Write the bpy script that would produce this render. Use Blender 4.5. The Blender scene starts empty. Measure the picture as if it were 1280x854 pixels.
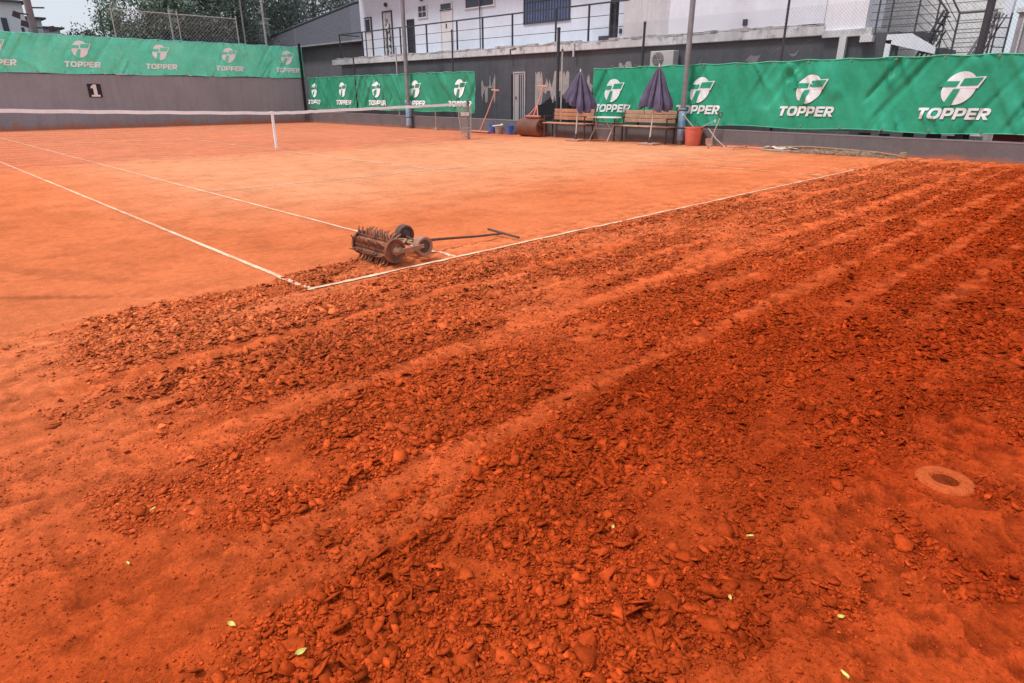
import bpy, bmesh, math, random
import numpy as np
from mathutils import Vector, Matrix, Euler
random.seed(11); RNG = np.random.default_rng(7)
sc = bpy.context.scene
C = bpy.data.collections.new("place"); sc.collection.children.link(C)
R = math.radians; PI = math.pi

# ------------------------------------------------------------------ numpy noise
TAB = np.random.default_rng(99).random(512 * 512).astype(np.float32)
def vn(x, y, s=0):
    fx = np.floor(x); fy = np.floor(y); ux = (x - fx).astype(np.float32); uy = (y - fy).astype(np.float32)
    ux = ux * ux * (3 - 2 * ux); uy = uy * uy * (3 - 2 * uy)
    ix = fx.astype(np.int32) + s * 137; iy = fy.astype(np.int32) + s * 311
    x0 = (ix & 511) << 9; x1 = ((ix + 1) & 511) << 9; y0 = iy & 511; y1 = (iy + 1) & 511
    a = TAB[x0 + y0]; b = TAB[x1 + y0]; c = TAB[x0 + y1]; d = TAB[x1 + y1]
    return (a + (b - a) * ux) * (1 - uy) + (c + (d - c) * ux) * uy
def fbm(x, y, o=4, s=0):
    x = np.asarray(x, float); y = np.asarray(y, float)
    x, y = np.broadcast_arrays(x, y); t = np.zeros(x.shape, np.float32); a = .5; n = 0
    for k in range(o):
        xr = x * .866 - y * .5; yr = x * .5 + y * .866
        t = t + a * vn(xr, yr, s + k * 17); n += a; a *= .5; x = xr * 2.03 + 5.2; y = yr * 2.03 + 1.3
    return t / n
def ss(a, b, x):
    t = np.clip((np.asarray(x, float) - a) / (b - a), 0, 1); return t * t * (3 - 2 * t)

# ------------------------------------------------------------------ materials
MATS = {}
def lin(r, g, b):
    f = lambda c: (c / 255) / 12.92 if c / 255 <= .04045 else ((c / 255 + .055) / 1.055) ** 2.4
    return (f(r), f(g), f(b))
def mat(name, col, rough=.7, var=.18, vs=3.0, metal=0, bump=.0, bs=40, col2=None, c2s=2.0, c2t=.55, c2w=.12, dust=None, streak=0, spec=.3):
    """procedural surface: base colour broken up by two noises, optional second colour in patches, optional clay dust near the ground"""
    if name in MATS: return MATS[name]
    m = bpy.data.materials.new(name); m.use_nodes = True; MATS[name] = m
    nt = m.node_tree; N = nt.nodes; L = nt.links; b = N['Principled BSDF']
    b.inputs['Roughness'].default_value = rough; b.inputs['Metallic'].default_value = metal
    if 'Specular IOR Level' in b.inputs: b.inputs['Specular IOR Level'].default_value = spec
    geo = N.new('ShaderNodeNewGeometry')
    def noise(scale, detail=5, vec=None):
        n = N.new('ShaderNodeTexNoise'); n.inputs['Scale'].default_value = scale; n.inputs['Detail'].default_value = detail
        n.inputs['Roughness'].default_value = .65
        L.new(vec or geo.outputs['Position'], n.inputs['Vector']); return n
    def mix(kind, fac, a, c):
        x = N.new('ShaderNodeMix'); x.data_type = 'RGBA'; x.blend_type = kind
        for s, v in ((x.inputs[0], fac), (x.inputs[6], a), (x.inputs[7], c)):
            if hasattr(v, 'is_linked') or hasattr(v, 'links'): L.new(v, s)
            else: s.default_value = v if isinstance(v, float) else (*v, 1)
        return x.outputs[2]
    def rng(src, a, c, lo, hi):
        r = N.new('ShaderNodeMapRange'); r.inputs[1].default_value = a; r.inputs[2].default_value = c
        r.inputs[3].default_value = lo; r.inputs[4].default_value = hi; L.new(src, r.inputs[0]); return r.outputs[0]
    n1 = noise(vs); v1 = rng(n1.outputs[0], .3, .7, 1 - var, 1 + var)
    n2 = noise(vs * 9, 3); v2 = rng(n2.outputs[0], .3, .7, 1 - var * .6, 1 + var * .6)
    base = N.new('ShaderNodeRGB'); base.outputs[0].default_value = (*col, 1); out = base.outputs[0]
    if col2 is not None:
        n3 = noise(c2s, 7); out = mix('MIX', rng(n3.outputs[0], c2t - c2w, c2t + c2w, 0., 1.), out, tuple(col2))
    mu = N.new('ShaderNodeMath'); mu.operation = 'MULTIPLY'; L.new(v1, mu.inputs[0]); L.new(v2, mu.inputs[1])
    cb = N.new('ShaderNodeCombineColor')
    for i in range(3): L.new(mu.outputs[0], cb.inputs[i])
    out = mix('MULTIPLY', 1.0, out, cb.outputs[0])
    if streak:
        mp = N.new('ShaderNodeMapping'); mp.inputs['Scale'].default_value = (7, 7, .35); L.new(geo.outputs['Position'], mp.inputs['Vector'])
        n4 = noise(1.0, 4, mp.outputs[0]); out = mix('MULTIPLY', rng(n4.outputs[0], .45, .75, 0., streak), out, (.42, .39, .36))
    if dust:
        sx = N.new('ShaderNodeSeparateXYZ'); L.new(geo.outputs['Position'], sx.inputs[0])
        nd = noise(2.5, 5); hz = N.new('ShaderNodeMath'); hz.operation = 'ADD'; L.new(sx.outputs[2], hz.inputs[0])
        L.new(rng(nd.outputs[0], .3, .7, -.5 * dust[0], .5 * dust[0]), hz.inputs[1])
        out = mix('MIX', rng(hz.outputs[0], 0, dust[0], dust[1], 0.), out, (.46, .15, .07))
    L.new(out, b.inputs['Base Color'])
    if bump:
        nb = noise(bs, 4); bp = N.new('ShaderNodeBump'); bp.inputs['Strength'].default_value = bump; bp.inputs['Distance'].default_value = .02
        L.new(nb.outputs[0], bp.inputs['Height']); L.new(bp.outputs[0], b.inputs['Normal'])
    return m
def clay_mat(name, bumpd, loose):
    m = bpy.data.materials.new(name); m.use_nodes = True; nt = m.node_tree; N = nt.nodes; L = nt.links; b = N['Principled BSDF']
    b.inputs['Roughness'].default_value = .95; b.inputs['Specular IOR Level'].default_value = .0
    at = N.new('ShaderNodeAttribute'); at.attribute_name = 'tint'; geo = N.new('ShaderNodeNewGeometry')
    mul = None
    for s, v in ((2.3, .10), (17, .12), (95, .20), (420, .20)):
        n = N.new('ShaderNodeTexNoise'); n.inputs['Scale'].default_value = s; n.inputs['Detail'].default_value = 4; L.new(geo.outputs['Position'], n.inputs['Vector'])
        r = N.new('ShaderNodeMapRange'); r.inputs[1].default_value = .3; r.inputs[2].default_value = .7; r.inputs[3].default_value = 1 - v; r.inputs[4].default_value = 1 + v
        L.new(n.outputs[0], r.inputs[0])
        if mul is None: mul = r.outputs[0]
        else:
            q = N.new('ShaderNodeMath'); q.operation = 'MULTIPLY'; L.new(mul, q.inputs[0]); L.new(r.outputs[0], q.inputs[1]); mul = q.outputs[0]
    x = N.new('ShaderNodeVectorMath'); x.operation = 'SCALE'; L.new(at.outputs['Vector'], x.inputs[0]); L.new(mul, x.inputs['Scale'])
    L.new(x.outputs[0], b.inputs['Base Color'])
    n1 = N.new('ShaderNodeTexNoise'); n1.inputs['Scale'].default_value = 60; n1.inputs['Detail'].default_value = 9; n1.inputs['Roughness'].default_value = .78
    L.new(geo.outputs['Position'], n1.inputs['Vector'])
    bp = N.new('ShaderNodeBump'); bp.inputs['Strength'].default_value = loose; bp.inputs['Distance'].default_value = bumpd
    L.new(n1.outputs[0], bp.inputs['Height']); L.new(bp.outputs[0], b.inputs['Normal'])
    return m

# ------------------------------------------------------------------ mesh building
class MB:
    def __init__(s): s.v = []; s.f = []
    def add(s, vs, fs, M=None):
        o = len(s.v)
        for p in vs: s.v.append(tuple(M @ Vector(p)) if M else tuple(p))
        for f in fs: s.f.append([i + o for i in f])
        return s
    def box(s, a, b, M=None):
        x0, y0, z0 = a; x1, y1, z1 = b
        x0, x1 = min(x0, x1), max(x0, x1); y0, y1 = min(y0, y1), max(y0, y1); z0, z1 = min(z0, z1), max(z0, z1)
        return s.add([(x0,y0,z0),(x1,y0,z0),(x1,y1,z0),(x0,y1,z0),(x0,y0,z1),(x1,y0,z1),(x1,y1,z1),(x0,y1,z1)],
                     [(3,2,1,0),(4,5,6,7),(0,1,5,4),(1,2,6,5),(2,3,7,6),(3,0,4,7)], M)
    def bar(s, p, q, w, h=None, up=(0,0,1)):
        h = h or w; p = Vector(p); q = Vector(q); d = q - p; l = d.length; d.normalize(); up = Vector(up)
        if abs(d.dot(up)) > .95: up = Vector((1,0,0))
        a = d.cross(up).normalized(); c = a.cross(d)
        M = Matrix((( a.x,c.x,d.x,p.x),(a.y,c.y,d.y,p.y),(a.z,c.z,d.z,p.z),(0,0,0,1)))
        return s.box((-w/2,-h/2,0),(w/2,h/2,l), M)
    def tube(s, pts, r, n=8, caps=True):
        pts = [Vector(p) for p in pts]; rs = r if isinstance(r, (list,tuple)) else [r]*len(pts); o = len(s.v); ref = None
        for i, p in enumerate(pts):
            d = (pts[min(i+1,len(pts)-1)] - pts[max(i-1,0)]).normalized()
            if ref is None: ref = Vector((0,0,1)) if abs(d.z) < .9 else Vector((1,0,0))
            a = d.cross(ref).normalized(); c = a.cross(d).normalized(); ref = c if abs(d.dot(c)) < .99 else ref
            for k in range(n):
                t = 2*PI*k/n; s.v.append(tuple(p + (a*math.cos(t) + c*math.sin(t))*rs[i]))
        for i in range(len(pts)-1):
            for k in range(n):
                s.f.append([o+i*n+k, o+i*n+(k+1)%n, o+(i+1)*n+(k+1)%n, o+(i+1)*n+k])
        if caps:
            s.f.append([o+k for k in range(n)][::-1]); s.f.append([o+(len(pts)-1)*n+k for k in range(n)])
        return s
    def lathe(s, prof, n=24, M=None, closed=False):
        """profile of (radius, height) about local z"""
        vs = []; fs = []
        for r, z in prof:
            for k in range(n): t = 2*PI*k/n; vs.append((r*math.cos(t), r*math.sin(t), z))
        m = len(prof)
        for i in range(m if closed else m-1):
            j = (i+1) % m
            for k in range(n): fs.append((i*n+k, i*n+(k+1)%n, j*n+(k+1)%n, j*n+k))
        return s.add(vs, fs, M)
    def prism(s, poly, d, M=None):
        n = len(poly); vs = [(x,y,0) for x,y in poly] + [(x,y,d) for x,y in poly]
        fs = [tuple(range(n))[::-1], tuple(range(n,2*n))] + [(i,(i+1)%n,n+(i+1)%n,n+i) for i in range(n)]
        return s.add(vs, fs, M)
    def build(s, name, m, parent=None, smooth=False, bevel=0, loc=None):
        me = bpy.data.meshes.new(name); me.from_pydata(s.v, [], s.f)
        bm = bmesh.new(); bm.from_mesh(me); bmesh.ops.recalc_face_normals(bm, faces=bm.faces); bm.to_mesh(me); bm.free()
        me.materials.append(m)
        if smooth:
            me.polygons.foreach_set('use_smooth', [True]*len(me.polygons))
            try: me.set_sharp_from_angle(angle=R(40))
            except Exception: pass
        o = bpy.data.objects.new(name, me); C.objects.link(o)
        if parent: o.parent = parent
        if loc: o.location = loc
        if bevel:
            md = o.modifiers.new('bevel', 'BEVEL'); md.width = bevel; md.segments = 2; md.limit_method = 'ANGLE'; md.angle_limit = R(40)
        return o
def each(b, name, m, parent, **kw):
    """every separate piece of the mesh becomes a part of its own"""
    par = list(range(len(b.v)))
    def find(a):
        while par[a] != a: par[a] = par[par[a]]; a = par[a]
        return a
    for f in b.f:
        for q in f[1:]: par[find(q)] = find(f[0])
    groups = {}
    for f in b.f: groups.setdefault(find(f[0]), []).append(f)
    res = []
    for fs in groups.values():
        ids = sorted({q for f in fs for q in f}); mp = {q: k for k, q in enumerate(ids)}; n = MB()
        n.v = [b.v[q] for q in ids]; n.f = [[mp[q] for q in f] for f in fs]; res.append(n.build(name, m, parent, **kw))
    return res
def npmesh(name, V, F, m, tint=None, smooth=False):
    V = np.asarray(V, np.float32); F = np.asarray(F, np.int32); k = F.shape[1]
    me = bpy.data.meshes.new(name); me.vertices.add(len(V)); me.vertices.foreach_set('co', V.ravel())
    me.loops.add(F.size); me.loops.foreach_set('vertex_index', F.ravel())
    me.polygons.add(len(F)); me.polygons.foreach_set('loop_start', np.arange(0, F.size, k, dtype=np.int32))
    try: me.polygons.foreach_set('loop_total', np.full(len(F), k, np.int32))
    except Exception: pass
    if smooth: me.polygons.foreach_set('use_smooth', np.ones(len(F), bool))
    me.update(calc_edges=True); me.validate()
    if tint is not None:
        a = me.attributes.new('tint', 'FLOAT_VECTOR', 'POINT'); a.data.foreach_set('vector', np.asarray(tint, np.float32).ravel())
    me.materials.append(m); o = bpy.data.objects.new(name, me); C.objects.link(o); return o
def tag(o, label=None, cat=None, group=None, kind=None):
    if label: o['label'] = label
    if cat: o['category'] = cat
    if group: o['group'] = group
    if kind: o['kind'] = kind
    return o
def thing(name, label, cat, loc=(0,0,0), rz=0, group=None, rot=None):
    o = bpy.data.objects.new(name, None); C.objects.link(o); o.location = loc; o.rotation_euler = rot or (0,0,rz)
    o.empty_display_size = .1; return tag(o, label, cat, group)
def copy_tree(o, parent=None):
    c = o.copy(); C.objects.link(c); c.parent = parent
    for ch in list(o.children): copy_tree(ch, c)
    return c

# ------------------------------------------------------------------ the clay court
CAM = np.array([-7.4765, -4.0469, 1.2779])
LANES = [(-.26, .05, 1.0), (-.70, .075, .0), (-1.14, .06, 1.2), (-1.57, .10, .0), (-1.98, .06, 1.0), (-2.39, .08, .0), (-2.85, .06, 1.0), (-3.25, .06, 1.0)]
def wob(x, k): return .06 * (fbm(x * .9, x * 0 + k * 9.1, 3, 5) - .5) * 2
def lane_mask(x, y):
    L = np.zeros(np.shape(x)); E = np.zeros(np.shape(x))
    for k, (y0, w, far) in enumerate(LANES):
        d = np.abs(y - y0 - wob(x, k)) / (w * (.50 + .95 * fbm(x * 1.7, y * 0 + k, 2, 40))) + 1.0 * (fbm(x * 6, y * 9, 3, 43) - .5)
        s = ss(-5.2, -2.0, x) if far else 1.0
        br = ss(.20, .40, fbm(x * 1.3 + k * 7, y * .6, 3, 21)) if far else ss(.17, .38, fbm(x * 1.5 + k * 7, y * 1.2, 4, 22))
        L = np.maximum(L, (1 - ss(.5, 1.5, d)) * s * br); E = np.maximum(E, (1 - ss(0, .7, np.abs(d - 1.7))) * s * br)
    d = np.abs(y + 2.62 - .25 * ss(-6.5, -5.9, x) - wob(x, 9)) / .06
    c = (1 - ss(-6.1, -5.8, x)); L = np.maximum(L, (1 - ss(.8, 1.4, d)) * c); E = np.maximum(E, (1 - ss(0, .7, np.abs(d - 1.7))) * c)
    return L, E
SMOOTH = [(-6.51, -2.91, .06, .12, .5), (-5.40, -2.67, .05, .09, .9), (-4.75, -1.9, .16, .07, .3), (-6.95, -1.15, .25, .10, .1), (-6.28, -2.72, .16, .05, .35)]
def ell(x, y, cx, cy, a, b, r):
    c, s = math.cos(r), math.sin(r); u = (x - cx) * c + (y - cy) * s; v = -(x - cx) * s + (y - cy) * c
    return np.sqrt((u / a) ** 2 + (v / b) ** 2)
def till(x, y):
    n = fbm(x * 2.2, y * 2.2, 4, 3) - .5; n2 = fbm(x * 7, y * 7, 3, 8) - .5
    top = np.where(x < -5.44 + .1 * n2, .40 + .16 * n + .1 * n2, -.045 + .03 * n2)
    bot = -3.52 + .25 * n + .12 * n2 - .36 * ss(-4.65, -4.15, x)
    left = -7.10 + .60 * n + .30 * n2 + .08 * np.sin(y * 7)
    right = 8.0 + .7 * n
    t = ss(-.03, .03, top - y) * ss(-.06, .10, y - bot) * ss(-.10, .25, x - left) * ss(-.2, .2, right - x)
    t = np.maximum(t, (1 - ss(.8, 1.05, ell(x, y, -5.02, .26, .50, .30, .2) + n + n2 * .5)) * ss(.03, .06, y))
    # patchy spots
    p = fbm(x * 1.6 + 3, y * 2.4, 4, 61)
    near = ss(-6.6, -7.1, x) * .06 + ss(-2.6, -3.0, y) * ss(-5.8, -6.3, x) * .03
    t = t * (.10 + .90 * ss(.22, .42, p - near + .05))
    q = (1 - ss(.6, 1.25, ell(x, y, -6.42, -3.18, .62, .34, -.7) + 1.6 * (fbm(x * 5, y * 5, 4, 63) - .5))); t = np.maximum(t, q * .9)
    for cx, cy, a, b, r in SMOOTH: t = t * (.08 + .92 * ss(.6, 1.4, ell(x, y, cx, cy, a, b, r) + n2 * 1.5))
    t = t * (1 - .70 * ss(.57, .66, fbm(x * 1.0 + 11, y * 3.4, 4, 67)))
    L, E = lane_mask(x, y)
    # loosened crumbs by the right foreground
    q = (1 - ss(.7, 1.1, ell(x, y, -4.35, -4.0, .38, .20, .5) + n)) ; t = np.maximum(t, q * .8)
    t = np.maximum(t, .42 * ss(.50, .66, fbm(x * 4.2, y * 4.2, 4, 68)) * ss(-3.3, -3.6, y) * ss(-6.3, -5.6, x))
    return t * (1 - L * .97), L * ss(-7.3, -6.9, x), E * t
PRINTS = [(-5.72, -3.85, .12, .052, -.55, .012), (-5.45, -3.84, .13, .05, -.4, .012), (-5.12, -3.86, .10, .05, -.8, .014), (-5.53, -3.62, .10, .045, .3, .007),
          (-4.95, -3.58, .12, .05, .2, .010), (-5.67, -4.05, .15, .06, -.2, .013), (-6.51, -2.91, .085, .04, 1.2, .006), (-5.40, -2.67, .07, .04, 1.0, .008),
          (-5.2, -4.05, .13, .06, .4, .014), (-6.1, -3.9, .13, .055, .2, .006), (-7.05, -2.5, .13, .05, .9, .003), (-7.4, -1.3, .13, .05, .5, .004), (-7.2, -.7, .13, .05, .9, .004), (-4.8, -4.1, .13, .06, -.3, .012)]
def height(x, y, T=None):
    if T is None: T = till(x, y)
    t, L, E = T
    h = .012 * (fbm(x * .8, y * .8, 3, 1) - .5) * ss(1.5, -1.0, y)
    out = ss(-3.25, -3.75, y + .35 * (fbm(x * 2, y * 2, 3, 4) - .5)) * ss(-6.6, -5.9, x)
    h = h + out * (.030 * (fbm(x * 4.2, y * 4.2, 4, 31) - .5) + .012 * (fbm(x * 14, y * 14, 5, 33) - .5))
    edge = ss(1.2, .2, np.abs(y)) * ss(-5.6, -5.4, x)           # keep it level at the baseline
    rough = ss(1.0, .0, y) * (1 - .75 * np.exp(-(y / .07) ** 2) * ss(-5.6, -5.45, x))
    h = h + rough * .007 * (fbm(x * 16, y * 16, 4, 12) - .5) + .0015 * (fbm(x * 30, y * 30, 2, 14) - .5)
    ripple = fbm(x * 3.0, y * 11, 4, 71)
    h = h + rough * .0045 * (1 - t) * ss(.45, .75, ripple)
    h = h + t * (-.002 + .024 * (fbm(x * 11, y * 11, 4, 2) - .45) + .014 * (fbm(x * 38, y * 38, 3, 6) - .5))
    h = h - L * .008 + E * .006
    c1 = fbm(x * 4.5, y * 6.5, 5, 101); c2 = fbm(x * 8 + 3, y * 8, 5, 103); aw = rough * (1 - t) * (.0050 + .005 * out)
    h = h + aw * (ss(.50, .525, c1) + .8 * ss(.56, .58, c1) + .7 * ss(.52, .54, c2) + .6 * ss(.44, .455, c2) - 1.4)
    cr = np.abs(fbm(x * 7.5, y * 7.5, 4, 81) - .5); h = h + rough * (1 - t) * (.010 * ss(.05, .0, cr) * ss(.42, .62, fbm(x * 2.4, y * 2.4, 3, 83)) + .006 * (fbm(x * 55, y * 55, 3, 85) - .5) * ss(.35, .65, fbm(x * 3.1, y * 3.1, 3, 86)))
    for cx, cy, a, b, r, dp in PRINTS:
        c_, s_ = math.cos(r), math.sin(r); u = ((x - cx) * c_ + (y - cy) * s_) / a; v = (-(x - cx) * s_ + (y - cy) * c_) / b
        wig = .22 * (fbm(x * 26, y * 26, 3, 77) - .5)
        d = np.minimum(np.sqrt(((u - .28) / .78) ** 2 + (v / 1.0) ** 2), np.sqrt(((u + .62) / .44) ** 2 + (v / .80) ** 2)) + wig
        inn = 1 - ss(.90, 1.06, d); tread = .0013 * np.sin(u * 26 + 2.5 * np.abs(v)) * ss(.9, .7, d)
        h = h * (1 - .7 * inn) - dp * .75 * inn + tread * inn + dp * .7 * np.exp(-((d - 1.20) / .11) ** 2) * ss(.35, .6, fbm(x * 12, y * 12, 2, 78))
    c = ell(x, y, -5.03, -3.775, .105, .105, 0); h = h * ss(.7, 1.5, c)
    return h
def tintf(x, y, T, z=None):
    t, L, E = T
    d = np.hypot(x - CAM[0], y - CAM[1])
    near = np.array([.52, .078, .018]); mid = np.array([.67, .178, .070]); far = np.array([.71, .285, .146]); pink = np.array([.62, .185, .100])
    dk = (np.array([.31, .036, .008]) + (np.array([.43, .070, .020]) - np.array([.31, .036, .008])) * np.clip(ss(-2.6, -.2, y) * .75 + ss(-4, 2, x) * .35, 0, 1)[..., None]) * (.82 + .36 * fbm(x * 1.7, y * 3.5, 3, 58))[..., None]; vig_clay = np.array([.37, .042, .009]); lane = np.array([.66, .125, .038])
    m = lambda a, b, w: a + (b - a) * w[..., None]
    n = fbm(x * .9, y * .9, 4, 51); n2 = fbm(x * 5, y * 5, 4, 52); n3 = fbm(x * .35, y * .35, 3, 55)
    c = m(np.broadcast_to(near, x.shape + (3,)), mid, ss(-2.9, .6, y + (n - .5)))
    c = m(c, far, ss(.8, 5.5, y + 2.0 * (n - .5)) * ss(-6.5, -3, x + (n2 - .5)))
    c = m(c, pink, ss(9.5, 12.5, y + 2 * (n - .5)) * .75)
    fx = fbm(x * 1.2, y * 5.0, 4, 57); c = c * (1 - .08 * ss(.52, .72, fx) * ss(9, 2, y))[..., None]
    c = m(c, lane, L * np.clip(.60 + .40 * ss(-2.9, -.8, y) + .6 * ss(-4, 0, x), 0, 1) * .95)
    g = ss(-6.8, -4.8, x - .25 * y - .6) * ss(-1.2, -3.6, y)                       # vignette darkening toward the right foreground, put into the clay colour
    c = m(c, vig_clay, np.clip(g * (.80 + .9 * (n2 - .5)), 0, 1))
    c = m(c, near * .93, ss(-1.6, -2.8, y) * ss(-6.2, -6.9, x) * .6)
    c = c + (dk - c) * np.clip(t * (.70 + .7 * (n2 - .5)), 0, 1)[..., None]
    c = c * (.90 + .2 * n + .14 * (n3 - .5))[..., None]
    c = c * (1 - .08 * ss(.54, .70, fbm(x * 2.4, y * 8.0, 4, 59)) * ss(.2, 1.0, y) * ss(12, 3, y) - .10 * ss(.55, .68, fbm(x * 7, y * 7, 4, 60)) * ss(.2, 1.5, y))[..., None]
    # dark scrape marks, painted shadow line under the net, darker patches near the wall
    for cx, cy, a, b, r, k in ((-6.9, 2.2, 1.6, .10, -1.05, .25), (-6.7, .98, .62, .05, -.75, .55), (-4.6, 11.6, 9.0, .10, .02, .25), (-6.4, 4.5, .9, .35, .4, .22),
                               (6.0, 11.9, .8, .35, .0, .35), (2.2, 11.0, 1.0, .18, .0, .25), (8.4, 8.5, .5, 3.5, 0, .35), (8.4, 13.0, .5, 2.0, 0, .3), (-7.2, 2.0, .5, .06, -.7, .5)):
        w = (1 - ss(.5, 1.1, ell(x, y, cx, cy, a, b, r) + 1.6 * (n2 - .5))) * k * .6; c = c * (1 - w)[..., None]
    return c
def axis(parts):
    out = []
    for a, b, s in parts: n = max(1, int(round((b - a) / s))); out += list(np.linspace(a, b, n, endpoint=False))
    return np.array(out + [parts[-1][1]])
X = axis([(-40, -14, 1.0), (-14, -8.6, .12), (-8.6, -7.5, .03), (-7.5, -4.6, .0085), (-4.6, -2.5, .016), (-2.5, 1.5, .032), (1.5, 9.6, .06)])
Y = axis([(-12, -6, .25), (-6, -4.5, .035), (-4.5, -2.2, .0085), (-2.2, -.9, .013), (-.9, .7, .018), (.7, 4, .06), (4, 28.3, .22)])
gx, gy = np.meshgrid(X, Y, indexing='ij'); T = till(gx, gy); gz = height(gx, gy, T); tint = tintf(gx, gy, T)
# crevice shading painted into the tint: hollows darkened, crests lightened
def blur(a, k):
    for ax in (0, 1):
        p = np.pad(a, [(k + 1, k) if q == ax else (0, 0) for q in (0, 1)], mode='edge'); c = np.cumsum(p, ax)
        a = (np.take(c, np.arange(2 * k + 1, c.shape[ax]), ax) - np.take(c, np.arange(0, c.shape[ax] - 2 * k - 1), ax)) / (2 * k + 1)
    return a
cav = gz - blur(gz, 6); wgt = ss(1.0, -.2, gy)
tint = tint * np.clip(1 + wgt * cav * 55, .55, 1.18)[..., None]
nx, ny = gx.shape; idx = np.arange(nx * ny).reshape(nx, ny)
F = np.stack([idx[:-1, :-1], idx[1:, :-1], idx[1:, 1:], idx[:-1, 1:]], -1).reshape(-1, 4)
M_clay = clay_mat('red_clay', .018, .70)
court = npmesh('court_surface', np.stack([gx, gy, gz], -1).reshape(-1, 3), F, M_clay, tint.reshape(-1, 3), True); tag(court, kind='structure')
g = MB(); g.box((-600, -600, -.35), (600, 600, -.08)); tag(g.build('ground', mat('bare_ground', (.16, .13, .11), .95, .25, .2)), kind='structure')

# loose clods of scarified clay, nobody could count them
def clods(n, box, smin, smax, med, keep, seed, lo=.7, tiltk=.34, K=6, loose=0.0, flat=(.07, .20)):
    rg = np.random.default_rng(seed)
    x = rg.uniform(box[0], box[1], n); y = rg.uniform(box[2], box[3], n); kp = keep(x, y); k = rg.random(n) < kp; x = x[k]; y = y[k]
    T_ = till(x, y); tl, L, E = T_; clump = fbm(x * 2.6, y * 2.6, 4, 91)
    cover = ss(.28, .54, clump + .20 * tl - .02)
    p = np.clip(tl ** .9 * (.12 + .88 * cover) + .10 * E + .05 * L + loose * (.35 + .65 * ss(.38, .62, fbm(x * 4, y * 4, 3, 95))), 0, 1)
    k = rg.random(len(x)) < p; x = x[k]; y = y[k]; n = len(x); T_ = tuple(q[k] for q in T_); tl = T_[0]
    r = np.clip(np.exp(rg.normal(math.log(med), .50, n)) * (.45 + 1.0 * fbm(x * 2.4, y * 2.4, 3, 97)) * (.75 + .25 * tl), smin, smax)
    z = height(x, y, T_)
    ang = (np.arange(K) / K * 2 * PI)[None, :] + rg.uniform(-.42, .42, (n, K)) + rg.uniform(0, 6.28, (n, 1))
    rad = r[:, None] * rg.uniform(.42, 1.28, (n, K)); el = rg.uniform(.62, 1.0, (n, 1))
    u = rad * np.cos(ang); w = rad * np.sin(ang) * el
    th = r * rg.uniform(flat[0], flat[1], n) + .0012; bow = rg.normal(0, .10, (n, 1)) * r[:, None]
    topz = th[:, None] + bow * np.cos(2 * ang) + r[:, None] * rg.normal(0, .06, (n, K))
    top = np.stack([u, w, topz], -1); bt = np.stack([u * .93, w * .93, np.zeros_like(u)], -1)
    ctr = np.stack([np.zeros(n), np.zeros(n), th * rg.uniform(.85, 1.08, n)], -1)[:, None, :]
    P = np.concatenate([top, bt, ctr], 1); m = 2 * K + 1
    tx = rg.normal(0, tiltk, n); ty = rg.normal(0, tiltk, n); tz = rg.uniform(0, 6.28, n)
    cz, sz = np.cos(tz), np.sin(tz); cx, sx = np.cos(tx), np.sin(tx); cy, sy = np.cos(ty), np.sin(ty)
    a = P[..., 0] * cz[:, None] - P[..., 1] * sz[:, None]; b = P[..., 0] * sz[:, None] + P[..., 1] * cz[:, None]; c = P[..., 2]
    b2 = b * cx[:, None] - c * sx[:, None]; c2 = b * sx[:, None] + c * cx[:, None]
    a2 = a * cy[:, None] + c2 * sy[:, None]; c3 = -a * sy[:, None] + c2 * cy[:, None]
    low = c3.min(1, keepdims=True); lift = rg.uniform(-.9, .5, (n, 1)) * th[:, None]
    V = np.stack([a2 + x[:, None], b2 + y[:, None], c3 - low * .62 + z[:, None] + lift - .001], -1)
    base = tintf(x, y, (np.zeros(n), T_[1] * 0, T_[2] * 0))
    br = (.70 + .56 * fbm(x * 1.4, y * 4.2, 4, 93)) * np.exp(rg.normal(0, .19, n)) * (1 - (1 - lo) * (.35 + .65 * tl))
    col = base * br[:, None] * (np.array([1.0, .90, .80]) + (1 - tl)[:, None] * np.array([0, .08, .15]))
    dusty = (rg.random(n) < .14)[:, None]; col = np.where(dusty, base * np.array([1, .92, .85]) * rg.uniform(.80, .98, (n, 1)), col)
    tc = np.repeat(col[:, None, :], m, 1); tc[:, K:2*K] *= .50  # lower rim of each flake darkened, shadow put into the colour
    i = (np.arange(n) * m)[:, None, None]
    kk = np.arange(K); k1 = (kk + 1) % K
    t1 = np.stack([np.full(K, 2 * K), kk, k1], -1); t2 = np.stack([kk, kk + K, k1], -1); t3 = np.stack([k1, kk + K, k1 + K], -1)
    FF = (np.concatenate([t1, t2, t3])[None] + i).reshape(-1, 3)
    return V.reshape(-1, 3), FF, tc.reshape(-1, 3)
dist = lambda x, y: np.hypot(x - CAM[0], y - CAM[1])
NB = (-7.5, -3.4, -4.5, -.8)
sets = [clods(150000, NB, .004, .032, .0098, lambda x, y: ss(4.6, 3.2, dist(x, y)), 1, .84, .34, 5),
        clods(4200, NB, .012, .035, .0185, lambda x, y: ss(5.6, 4.0, dist(x, y)), 6, .92, .22, 7),
        clods(150000, NB, .0025, .010, .0048, lambda x, y: ss(4.2, 2.4, dist(x, y)), 2, .86, .5, 4, .12, (.35, .8)),
        clods(240000, (-7.8, -4.0, -4.5, -1.2), .0012, .006, .0024, lambda x, y: ss(4.0, 1.9, dist(x, y)), 5, .86, .5, 4, .60, (.5, 1.0)),
        clods(260000, (-7.7, .5, -4.2, .6), .006, .034, .0100, lambda x, y: ss(2.6, 3.8, dist(x, y)) * ss(9.5, 6.0, dist(x, y)), 3, .88, .34, 5),
        clods(220000, (-3.0, 9.0, -4.6, .1), .007, .032, .0125, lambda x, y: ss(5.5, 8.0, dist(x, y)), 4, .86, .34, 5)]
V = []; FF = []; TT = []; o = 0
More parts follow.
